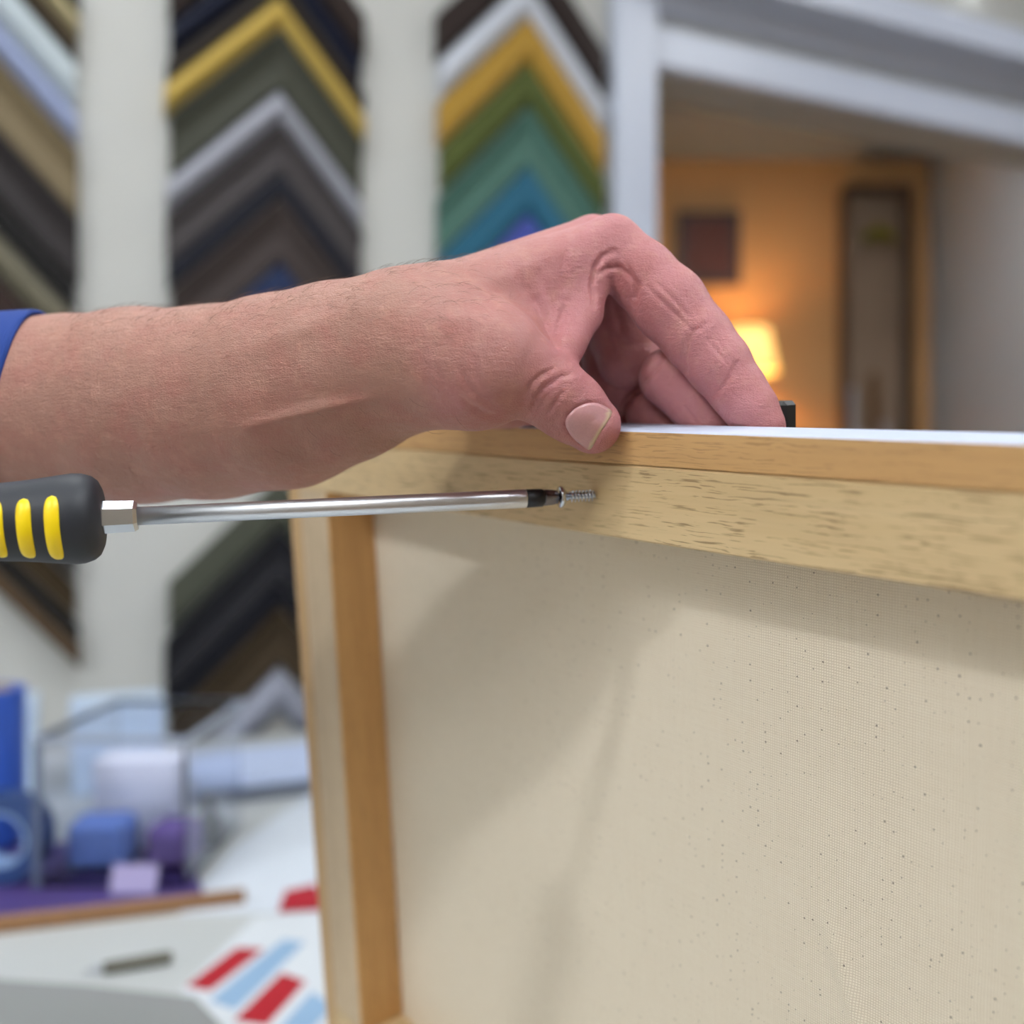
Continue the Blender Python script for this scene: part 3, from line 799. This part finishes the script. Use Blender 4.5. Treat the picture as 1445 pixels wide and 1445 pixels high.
class Field:
    def __init__(self): self.a = np.full(tuple(DIM), 60., np.float32)
    def window(self, lo, hi):
        i0 = np.clip(np.floor((lo - LO) / VX).astype(int), 0, DIM); i1 = np.clip(np.ceil((hi - LO) / VX).astype(int) + 1, 0, DIM)
        sl = tuple(slice(a, b) for a, b in zip(i0, i1))
        g = np.meshgrid(*[AX[k][sl[k]].astype(np.float32) for k in range(3)], indexing='ij', sparse=True)
        return sl, g
    def cone(self, A, B, ra, rb, k, pinch=None):
        m = max(ra, rb) + k + 4
        sl, (x, y, z) = self.window(np.minimum(A, B) - m, np.maximum(A, B) + m)
        ab = B - A; L2 = ab.dot(ab) + 1e-9
        t = np.clip(((x - A[0]) * ab[0] + (y - A[1]) * ab[1] + (z - A[2]) * ab[2]) / L2, 0, 1)
        t2 = t * t * (3 - 2 * t)
        d = np.sqrt((x - A[0] - t * ab[0]) ** 2 + (y - A[1] - t * ab[1]) ** 2 + (z - A[2] - t * ab[2]) ** 2) - (ra + (rb - ra) * t)
        self.a[sl] = smin(self.a[sl], d, k)
    def tri(self, A, B, C, r, k):
        m = r + k + 4
        sl, (x, y, z) = self.window(np.minimum(np.minimum(A, B), C) - m, np.maximum(np.maximum(A, B), C) + m)
        P = np.stack(np.broadcast_arrays(x, y, z), -1)
        def dot2(v): return (v * v).sum(-1)
        ba, cb_, ac = B - A, C - B, A - C; nor = np.cross(ba, ac)
        pa, pb, pc = P - A, P - B, P - C
        s = np.sign((np.cross(ba, nor) * pa).sum(-1)) + np.sign((np.cross(cb_, nor) * pb).sum(-1)) + np.sign((np.cross(ac, nor) * pc).sum(-1))
        def seg(e, p): return dot2(e * np.clip((p * e).sum(-1) / e.dot(e), 0, 1)[..., None] - p)
        d2 = np.where(s < 2, np.minimum(np.minimum(seg(ba, pa), seg(cb_, pb)), seg(ac, pc)), ((pa * nor).sum(-1)) ** 2 / nor.dot(nor))
        self.a[sl] = smin(self.a[sl], (np.sqrt(d2) - r).astype(np.float32), k)
    def chain(self, pts, k):
        for (a, b) in zip(pts, pts[1:]): self.cone(hpnt(*a[:3]), hpnt(*b[:3]), a[3], b[3], k)

body = Field()
# forearm
ARM = [(-150, 602, 480, 132), (20, 582, 470, 129.5), (100, 577, 463, 130), (200, 573, 452, 136), (300, 569, 440, 134), (400, 553, 427, 135.5), (480, 526, 416, 126), (560, 496, 405, 111), (612, 482, 402, 103)]
body.chain([(a, b, c, e * c / F - .6) for a, b, c, e in ARM], 6)
body.cone(hpnt(420, 575, 445), hpnt(560, 530, 432), 28, 24, 12)
# back of the hand: one long bone per finger
body.cone(hpnt(600, 462, 404), hpnt(862, 347, 418), 21, 12.2, 12)
body.cone(hpnt(600, 455, 420), hpnt(836, 345, 440), 21, 12.5, 10)
body.cone(hpnt(596, 468, 438), hpnt(806, 362, 460), 19, 12, 10)
body.cone(hpnt(590, 480, 448), hpnt(770, 388, 475), 17, 11.5, 10)
# thenar, thumb metacarpal and palm
body.cone(hpnt(590, 507, 398), hpnt(668, 522, 388), 25, 23.8, 12)
body.cone(hpnt(640, 505, 388), hpnt(700, 508, 386), 21, 19.0, 12)
body.cone(hpnt(600, 520, 420), hpnt(740, 470, 425), 20, 12, 12)
body.cone(hpnt(690, 561, 455), hpnt(762, 561, 449), 13, 12.5, 6)
body.cone(hpnt(600, 536, 438), hpnt(745, 544, 461), 20, 16.2, 10)
body.cone(hpnt(650, 470, 440), hpnt(790, 440, 462), 18, 12, 12)
# web between thumb and index
body.tri(hpnt(838, 380, 414), hpnt(797, 487, 399), hpnt(690, 450, 398), 6.5, 9)
body.cone(hpnt(846, 366, 415), hpnt(828, 445, 408), 6.5, 5.5, 5)
body.cone(hpnt(828, 445, 408), hpnt(792, 505, 396), 5.5, 7, 5)
# thumb
body.chain([(690, 506, 387, 18.5), (735, 529, 388, 15.2), (778, 554, 392, 14.0), (806, 575, 396, 13.4), (836, 600, 399, 11.6)], 4)

FU = None
def finger(pts, k=2.5):
    global FU
    f = Field(); f.chain(pts, k)
    FU = f.a if FU is None else smin(FU, f.a, 1.0)
finger([(864, 346, 418, 12.2), (905, 388, 416, 14.2), (944, 429, 413, 15.4), (986, 479, 409, 13.9), (1014, 514, 406, 13.0), (1041, 551, 404, 11.4), (1060, 578, 402, 10.6), (1075, 603, 401, 9.0), (1082, 622, 401, 7.5)], 3)
finger([(838, 348, 441, 12.5), (866, 415, 450, 15.0), (880, 470, 452, 15.5), (888, 508, 450, 14.5)], 3)
finger([(944, 533, 430, 13.2), (985, 574, 426, 11.4), (1003, 600, 424, 10.4), (1015, 632, 423, 8.5)], 3)
finger([(806, 364, 460, 12), (852, 450, 466, 15), (868, 520, 463, 14.5), (876, 548, 460, 12.5)], 3)
finger([(921, 584, 450, 12.4), (944, 608, 447, 11), (957, 640, 447, 9)], 3)
finger([(770, 390, 476, 11.5), (825, 500, 482, 12), (866, 590, 475, 11), (892, 630, 466, 9.5)], 3)
field = body.a
field = smin(field, FU, 4.0)
FU = None

def surface_nets(a):
    s = a < 0
    c = np.zeros(tuple(np.array(a.shape) - 1), np.uint8)
    offs = [(i, j, k) for i in (0, 1) for j in (0, 1) for k in (0, 1)]
    nx, ny, nz = c.shape
    for (i, j, k) in offs: c += s[i:i + nx, j:j + ny, k:k + nz]
    act = (c > 0) & (c < 8)
    idx = np.argwhere(act)
    vid = np.full(act.shape, -1, np.int32); vid[act] = np.arange(len(idx))
    val = np.stack([a[idx[:, 0] + i, idx[:, 1] + j, idx[:, 2] + k] for (i, j, k) in offs], 1)
    acc = np.zeros((len(idx), 3)); cnt = np.zeros(len(idx))
    for p in range(8):
        for q_ in range(p + 1, 8):
            if sum(abs(u - v) for u, v in zip(offs[p], offs[q_])) != 1: continue
            va, vb = val[:, p], val[:, q_]
            m = (va < 0) != (vb < 0)
            t = np.where(m, va / np.where(m, va - vb, 1), 0)
            acc += m[:, None] * (np.array(offs[p]) + t[:, None] * (np.array(offs[q_]) - np.array(offs[p])))
            cnt += m
    verts = LO + VX * (idx + acc / cnt[:, None])
    faces = []
    for ax_ in range(3):
        o1, o2 = [(1, 2), (2, 0), (0, 1)][ax_]
        sl0 = [slice(None)] * 3; sl1 = [slice(None)] * 3
        sl0[ax_] = slice(0, -1); sl1[ax_] = slice(1, None)
        for o in (o1, o2):
            sl0[o] = slice(1, -1); sl1[o] = slice(1, -1)
        A_, B_ = s[tuple(sl0)], s[tuple(sl1)]
        e = np.argwhere(A_ != B_)
        inside = A_[tuple(e.T)]
        base = e.copy(); base[:, o1] += 1; base[:, o2] += 1
        def cell(d1, d2):
            b = base.copy(); b[:, o1] += d1; b[:, o2] += d2
            return vid[tuple(b.T)]
        q_ = np.stack([cell(-1, -1), cell(0, -1), cell(0, 0), cell(-1, 0)], 1)
        q_[~inside] = q_[~inside][:, ::-1]
        faces.append(q_)
    return verts, np.concatenate(faces)
hv, hf = surface_nets(field)
# light relaxation
E_ = np.concatenate([hf[:, [0, 1]], hf[:, [1, 2]], hf[:, [2, 3]], hf[:, [3, 0]]])
deg = np.bincount(E_.ravel(), minlength=len(hv)).astype(float)
def relax(v, f):
    s = np.zeros_like(v)
    for k in range(3):
        s[:, k] = np.bincount(E_[:, 0], v[E_[:, 1], k], len(v)) + np.bincount(E_[:, 1], v[E_[:, 0], k], len(v))
    return v + f * (s / deg[:, None] - v)
for _ in range(5): hv = relax(hv, .5)
def normals(v):
    fn = np.cross(v[hf[:, 2]] - v[hf[:, 0]], v[hf[:, 3]] - v[hf[:, 1]])
    n = np.zeros_like(v)
    for k in range(3):
        for c in range(4): n[:, k] += np.bincount(hf[:, c], fn[:, k], len(v))
    return n / (np.linalg.norm(n, axis=1, keepdims=True) + 1e-12)
hn = normals(hv)
vpx = CC + F * hv[:, 0] / hv[:, 1]; vpy = CC - F * hv[:, 2] / hv[:, 1]
view = hv / np.linalg.norm(hv, axis=1, keepdims=True)
facing = np.clip(-(hn * view).sum(1) * 2.5, 0, 1)
def poly_dist(pts):
    d = np.full(len(hv), 1e9)
    taper = np.zeros(len(hv)); P_ = np.array(pts, float)
    L = np.concatenate([[0], np.cumsum(np.linalg.norm(np.diff(P_, axis=0), axis=1))])
    for i in range(len(P_) - 1):
        a, b = P_[i], P_[i + 1]; e = b - a
        t = np.clip(((vpx - a[0]) * e[0] + (vpy - a[1]) * e[1]) / e.dot(e), 0, 1)
        dd = np.hypot(vpx - a[0] - t * e[0], vpy - a[1] - t * e[1])
        m = dd < d; d[m] = dd[m]; taper[m] = ((L[i] + t * (L[i + 1] - L[i])) / L[-1])[m]
    return d, np.sin(np.pi * np.clip(taper, .06, .94)) ** .5
flush = np.clip((vpx - 560) / 330, 0, 1)
dep = np.zeros(len(hv))
def crease(pts, depth, w, dmax=450, pink=.15):
    global flush
    d, tp = poly_dist(pts)
    m = (hv[:, 1] < dmax)
    depth = depth * 1.35; w = w * 1.4
    g_ = np.exp(-(d / w) ** 2) * facing * tp * m
    dep[:] = dep - depth * g_ + depth * .15 * np.exp(-((d - 2.2 * w) / (1.2 * w)) ** 2) * facing * tp * m
    flush = flush + pink * np.exp(-(d / (w * 2)) ** 2) * m
# thumb joint
crease([(739, 568), (747, 547), (761, 531), (778, 522)], .7, 2.6, 405)
crease([(750, 580), (757, 560), (769, 546), (782, 535)], .7, 2.6, 405)
crease([(773, 585), (784, 568), (794, 554)], .55, 2.4, 405)
crease([(772, 548), (793, 531), (815, 527)], .45, 2.6, 405)
crease([(757, 586), (766, 566), (778, 552)], .4, 2.2, 405)
# thenar arcs
crease([(648, 520), (660, 545), (678, 562), (702, 578)], .55, 3.4, 420)
crease([(640, 548), (656, 567), (684, 584), (706, 588)], .55, 3.2, 420)
crease([(668, 505), (672, 535), (690, 560)], .35, 3.4, 420)
crease([(612, 500), (622, 540), (645, 572)], .4, 5, 420)
crease([(596, 500), (604, 545), (622, 578)], .4, 5, 420)
# web folds and tendons
crease([(756, 425), (766, 447), (775, 466), (785, 488)], .9, 3.6, 430)
crease([(800, 425), (790, 455), (785, 485)], .7, 3.2, 430)
crease([(770, 395), (776, 430), (782, 465)], .4, 3., 430)
crease([(722, 372), (735, 400), (752, 425)], .5, 5, 430)
crease([(800, 348), (792, 385), (797, 420)], .5, 4.5, 430)
crease([(770, 362), (764, 390), (768, 415)], .4, 4, 430)
# fold where the index meets the palm
crease([(838, 432), (835, 402), (840, 377), (851, 361), (866, 354)], 1.0, 2.6, 440, .3)
crease([(845, 386), (858, 378), (872, 376), (886, 386), (898, 400), (896, 420)], 1.0, 2.6, 440, .5)
crease([(872, 370), (876, 386), (873, 400)], .5, 2.2, 440, .4)
crease([(884, 372), (893, 388)], .5, 2.2, 440, .4)
crease([(862, 395), (872, 440), (878, 490)], .6, 4, 470)
crease([(850, 430), (856, 470), (868, 515)], .6, 4, 470)
# index: joints and long folds
crease([(994, 458), (978, 468), (970, 484), (966, 506), (968, 524)], .75, 3.0, 425)
crease([(1040, 512), (1033, 526), (1025, 540), (1012, 556)], .65, 2.8, 425)
crease([(914, 405), (930, 421), (950, 439), (975, 465)], .4, 2.4, 425)
crease([(928, 400), (948, 420), (976, 452)], .3, 2.2, 425)
crease([(1000, 482), (1016, 500), (1032, 520)], .45, 2.4, 425)
crease([(1010, 478), (1024, 498), (1036, 514)], .3, 2.2, 425)
crease([(860, 470), (885, 486), (910, 486)], .4, 3.4, 470)
# where the finger behind the index bends, and the palm pad beside it
crease([(941, 504), (930, 514), (918, 526), (908, 538), (899, 552)], .9, 3.2, 470, .2)
crease([(900, 550), (890, 560), (880, 574)], .8, 3.0, 475, .2)
crease([(958, 560), (976, 588), (984, 600)], .4, 2.4, 470)
crease([(915, 380), (905, 400), (897, 418), (899, 440)], .5, 2.8, 440, .2)
# nail fold
NAIL = [(798, 598), (801, 587), (812, 576), (830, 569), (847, 571), (862, 581), (858, 592), (845, 612), (833, 633), (821, 627), (807, 615)]
crease(NAIL[:7], .55, 2.2, 405, .3); crease(NAIL[7:] + NAIL[:1], .55, 2.2, 405, .3); crease(NAIL[5:9], .35, 2.0, 405, .1)
# veins and a tendon on the wrist
def ridge(pts, h, w, dmax=430):
    d, tp = poly_dist(pts)
    dep[:] = dep + h * np.exp(-(d / w) ** 2) * facing * tp * (hv[:, 1] < dmax)
ridge([(345, 602), (400, 588), (460, 574), (520, 562)], 1.6, 9)
ridge([(640, 420), (720, 390), (800, 350)], .7, 10)
ridge([(600, 470), (650, 450), (700, 455)], .6, 12)
ridge([(330, 500), (420, 470), (500, 430)], .8, 14)
# flush of the fingertips and knuckles
def blush(px, py, r, k):
    global flush
    flush = flush + k * np.exp(-((vpx - px) ** 2 + (vpy - py) ** 2) / r ** 2)
blush(1055, 575, 34, .5); blush(858, 622, 26, .55); blush(868, 340, 55, .35); blush(985, 590, 30, .35); blush(880, 385, 40, .4); blush(850, 480, 70, .45); blush(640, 575, 40, .25)
hv = hv + hn * dep[:, None]
hv = relax(hv, .12)
MAT_S = .001 * K
# skin flattens where it presses on the wood
_R = np.array(FMI.to_3x3()); _o = (np.array([0, 0, H]) - OV) / MAT_S
q_ = (hv + _o) @ _R.T
for _pass in range(5):
    mg = .5 if _pass < 4 else .6
    m_ = (q_[:, 1] > -mg) & (q_[:, 1] < TD + mg) & (q_[:, 2] < mg) & (q_[:, 2] > -60)
    dn, df, du = q_[:, 1] + mg, TD + mg - q_[:, 1], mg - q_[:, 2]
    k_ = np.argmin(np.stack([dn, df, du], 1), 1)
    q_[m_ & (k_ == 0), 1] = -mg; q_[m_ & (k_ == 1), 1] = TD + mg; q_[m_ & (k_ == 2), 2] = mg
    if _pass < 4:
        r_ = relax(q_, .5); c_ = (np.abs(q_[:, 1]) < 4) & (np.abs(q_[:, 2]) < 4)
        q_[c_] = r_[c_]
hv = q_ @ _R - _o
def place(v): return np.stack([v[:, 0] * MAT_S, v[:, 1] * MAT_S, v[:, 2] * MAT_S + H], 1)
me = bpy.data.meshes.new('person')
me.vertices.add(len(hv)); me.vertices.foreach_set('co', place(hv).astype(np.float32).ravel())
me.loops.add(hf.size); me.loops.foreach_set('vertex_index', hf.astype(np.int32).ravel())
me.polygons.add(len(hf)); me.polygons.foreach_set('loop_start', np.arange(0, hf.size, 4, dtype=np.int32))
me.update(calc_edges=True); me.validate()
at_ = me.attributes.new('flush', 'FLOAT', 'POINT'); at_.data.foreach_set('value', np.clip(flush, 0, 1.3).astype(np.float32))
person = link('person', me, MAT['skin'], None, True)
tag(person, 'person in a blue sleeve, left hand gripping the top of the frame', 'person')

# thumbnail: a thin curved plate laid on the thumb
bvh = BVHTree.FromPolygons([tuple(p) for p in hv], [tuple(f) for f in hf])
def hit(px, py):
    r = Vector(hpnt(px, py, 1.)).normalized()
    loc, nor, i, d = bvh.ray_cast(Vector((0, 0, 0)), r)
    return loc, nor
def nail():
    P_ = np.array(NAIL, float)
    m = 44; t = np.linspace(0, len(P_), m, endpoint=False)
    out = []
    n = len(P_)
    for x in t:                                       # closed Catmull-Rom through the outline
        i = int(x); f = x - i
        p0, p1, p2, p3 = P_[(i - 1) % n], P_[i % n], P_[(i + 1) % n], P_[(i + 2) % n]
        out.append(.5 * ((2 * p1) + (-p0 + p2) * f + (2 * p0 - 5 * p1 + 4 * p2 - p3) * f * f + (-p0 + 3 * p1 - 3 * p2 + p3) * f ** 3))
    out = np.array(out); cen = out.mean(0)
    rings = [0., .25, .5, .75, .9, 1.]
    vs = []; fe = []
    a_, b_ = np.array([862., 581.]), np.array([833., 633.]); e = (b_ - a_) / np.linalg.norm(b_ - a_); nrm = np.array([-e[1], e[0]])
    sg = np.sign((cen - a_).dot(nrm))
    for r in rings:
        for q_ in (out if r > 0 else out[:1]):
            p = cen + (q_ - cen) * r
            loc, nor = hit(*p)
            lift = .35 if r < .85 else (.28 if r < .95 else .02)
            vs.append(np.array(loc + nor * lift)); fe.append(1. if sg * (p - a_).dot(nrm) < 3.6 else 0.)
    fs = [(0, 1 + i, 1 + (i + 1) % m) for i in range(m)]
    for k in range(len(rings) - 2):
        for i in range(m):
            j = (i + 1) % m
            fs.append((1 + k * m + i, 1 + (k + 1) * m + i, 1 + (k + 1) * m + j, 1 + k * m + j))
    vs = np.array(vs)
    # smooth the plate
    nb = [[] for _ in vs]
    for f in fs:
        for u, w in zip(f, f[1:] + f[:1]): nb[u].append(w); nb[w].append(u)
    for _ in range(6):
        v2 = vs.copy()
        for i in range(1 + (len(rings) - 2) * m): v2[i] = vs[i] * .4 + .6 * vs[nb[i]].mean(0)
        vs = v2
    o = MB().add(place(vs), fs).build('thumbnail', MAT['nail'], person, True)
    a2 = o.data.attributes.new('free_edge', 'FLOAT', 'POINT'); a2.data.foreach_set('value', np.array(fe, np.float32))
    m_ = o.modifiers.new('thick', 'SOLIDIFY'); m_.thickness = .0004; m_.offset = -1
    o['label'] = 'thumbnail with a pale free edge'
nail()

# fine hairs of the forearm and wrist
def hairs():
    r = np.random.default_rng(5)
    w = np.clip((hv[:, 2] - 20) / 40, 0.04, 1) * np.clip((710 - vpx) / 90, 0, 1) * np.clip((vpx - 60) / 60, 0, 1)
    w *= np.where(hn[:, 2] > -.2, 1., .15)
    p = w / w.sum()
    ids = r.choice(len(hv), 1500, replace=False, p=p)
    cu = bpy.data.curves.new('arm_hair', 'CURVE'); cu.dimensions = '3D'; cu.bevel_depth = .00004; cu.bevel_resolution = 0; cu.use_fill_caps = False
    for i in ids:
        n_ = hn[i]
        tdir = np.array([.75, r.normal(.1, .3), -.55 + r.normal(0, .35)]); tdir -= n_ * tdir.dot(n_); tdir /= np.linalg.norm(tdir) + 1e-9
        L = r.uniform(3.5, 8.5)
        pts = [hv[i] - n_ * .2, hv[i] + n_ * L * .14 + tdir * L * .3, hv[i] + n_ * L * .2 + tdir * L * .65, hv[i] + n_ * L * .16 + tdir * L]
        sp = cu.splines.new('POLY'); sp.points.add(3)
        for k, q_ in enumerate(place(np.array(pts))):
            sp.points[k].co = (*q_, 1); sp.points[k].radius = (1., .9, .7, .25)[k]
    o = bpy.data.objects.new('arm_hair', cu); COL.objects.link(o); cu.materials.append(MAT['hair']); o.parent = person
    o['kind'] = 'stuff'
hairs()

# sleeve
def sleeve():
    n, m = 64, 48
    A_ = hpnt(40, 581, 468); B_ = hpnt(-230, 612, 486)
    axd = (B_ - A_) / np.linalg.norm(B_ - A_)
    upv = np.array([0, 0, 1.]); upv -= axd * upv.dot(axd); upv /= np.linalg.norm(upv); sd = np.cross(axd, upv)
    if sd[1] > 0: sd = -sd                                 # towards the camera
    L = np.linalg.norm(B_ - A_); vs = []
    def ring(x0, rr, wr):
        for i in range(n):
            a = 2 * math.pi * i / n
            ca, sa = math.cos(a), math.sin(a)              # ca up, sa towards the camera
            hem = -11.5 * ca - 15.0 * sa - 6 + 1.0 * math.sin(3 * a + 1)
            x = x0 + hem * max(0, 1 - x0 / 60.)
            r = rr + .035 * x + wr * (math.sin(2 * a + x * .09) + .6 * math.sin(5 * a - x * .13))
            vs.append(A_ + axd * (x + 4) + upv * ca * r + sd * sa * r)
    prof = [(2.5, 44.2, 0), (.6, 44.6, 0), (0, 45.6, 0), (.5, 46.8, 0), (2, 47.2, .1)] + [(5 + 5.5 * k, 47.4, min(.9, .15 + .06 * k)) for k in range(m)]
    for p in prof: ring(*p)
    k = len(prof)
    fs = [(j * n + i, j * n + (i + 1) % n, (j + 1) * n + (i + 1) % n, (j + 1) * n + i) for j in range(k - 1) for i in range(n)]
    fs.append(tuple((k - 1) * n + i for i in range(n)))
    o = MB().add(place(np.array(vs)), fs).build('sleeve', MAT['knit'], person, True)
    o['label'] = 'blue sleeve pushed up the forearm'
sleeve()

# ------------------------------------------------------------------ the room's ceiling lights and added fill panels
emis(MAT['light_on'], (.93, .97, 1.), 1.)
def ceiling_or_fill_light(x, y, sx, sy, power, label):
    r = empty('ceiling_or_fill_light', (x, y, CEIL - .03)); tag(r, label, 'ceiling light', 'ceiling light panels')
    MB().box((-sx / 2 - .03, -sy / 2 - .03, 0), (sx / 2 + .03, -sy / 2, .03)).box((-sx / 2 - .03, sy / 2, 0), (sx / 2 + .03, sy / 2 + .03, .03)).box((-sx / 2 - .03, -sy / 2, 0), (-sx / 2, sy / 2, .03)).box((sx / 2, -sy / 2, 0), (sx / 2 + .03, sy / 2, .03)).build('light_frame', MAT['frame_white'], r)
    m = M('diffuser_glow', (.9, .9, .9), .6); emis(m, (.93, .97, 1.), power)
    MB().box((-sx / 2, -sy / 2, .008), (sx / 2, sy / 2, .014)).build('diffuser', m, r)
    return r
LV = 1.05 * UPV - 1.0 * NV - .04 * EX; LV /= np.linalg.norm(LV)
foot = on_frame(830, 700, 0); fw = np.array(FM @ (foot * (.001 * K)))
kk = (CEIL - fw[2]) / LV[2]; kp = fw + LV * kk
print('key panel', kp)
ceiling_or_fill_light(float(kp[0]), float(kp[1]), .25, .25, 165, 'square ceiling panel above the left of the counter, behind the camera')
ceiling_or_fill_light(-1.5, -1.7, 1.3, 1.2, 7.2, 'big fill panel added in the corner behind the camera on the left')  # added soft fill: brightens the canvas and weakens the arm's shadow
ceiling_or_fill_light(.95, -.5, .7, 1.2, 13, 'long ceiling panel to the right of the counter')
ceiling_or_fill_light(-.5, 1.0, .9, .5, 9, 'wide ceiling panel above the frame corner samples')
far = ceiling_or_fill_light(1.0, 2.75, .5, .25, 30, 'unseen fill panel added in the far room just past the doorway')  # added cool light, out of view behind the door head, brightens the far room
far.location.z = IC - .03
ceiling_or_fill_light(.2, -1.0, 1.2, .4, 5, 'long fill panel added directly behind the camera')  # added overhead fill from the camera side
ceiling_or_fill_light(1.6, 1.4, .5, .9, 10.5, 'ceiling panel in front of the doorway')

w = bpy.data.worlds.new('room_air'); SC.world = w; w.use_nodes = True
w.node_tree.nodes['Background'].inputs[0].default_value = (.9, .95, 1., 1); w.node_tree.nodes['Background'].inputs[1].default_value = .05

# ------------------------------------------------------------------ camera
cd = bpy.data.cameras.new('camera'); cam = bpy.data.objects.new('camera', cd); COL.objects.link(cam)
cd.sensor_width = 36; cd.sensor_fit = 'HORIZONTAL'; cd.lens = F / 1445 * 36; cd.clip_start = .01
cam.location = (0, 0, H); cam.rotation_euler = (math.radians(90), 0, 0)
cd.dof.use_dof = True; cd.dof.focus_distance = .381 * K; cd.dof.aperture_fstop = 4.4
SC.camera = cam
SC.view_settings.view_transform = 'Standard'; SC.view_settings.look = 'None'; SC.view_settings.gamma = 1
SC.view_settings.exposure = 0.28
SC.cycles.use_denoising = True
SC.cycles.max_bounces = 8
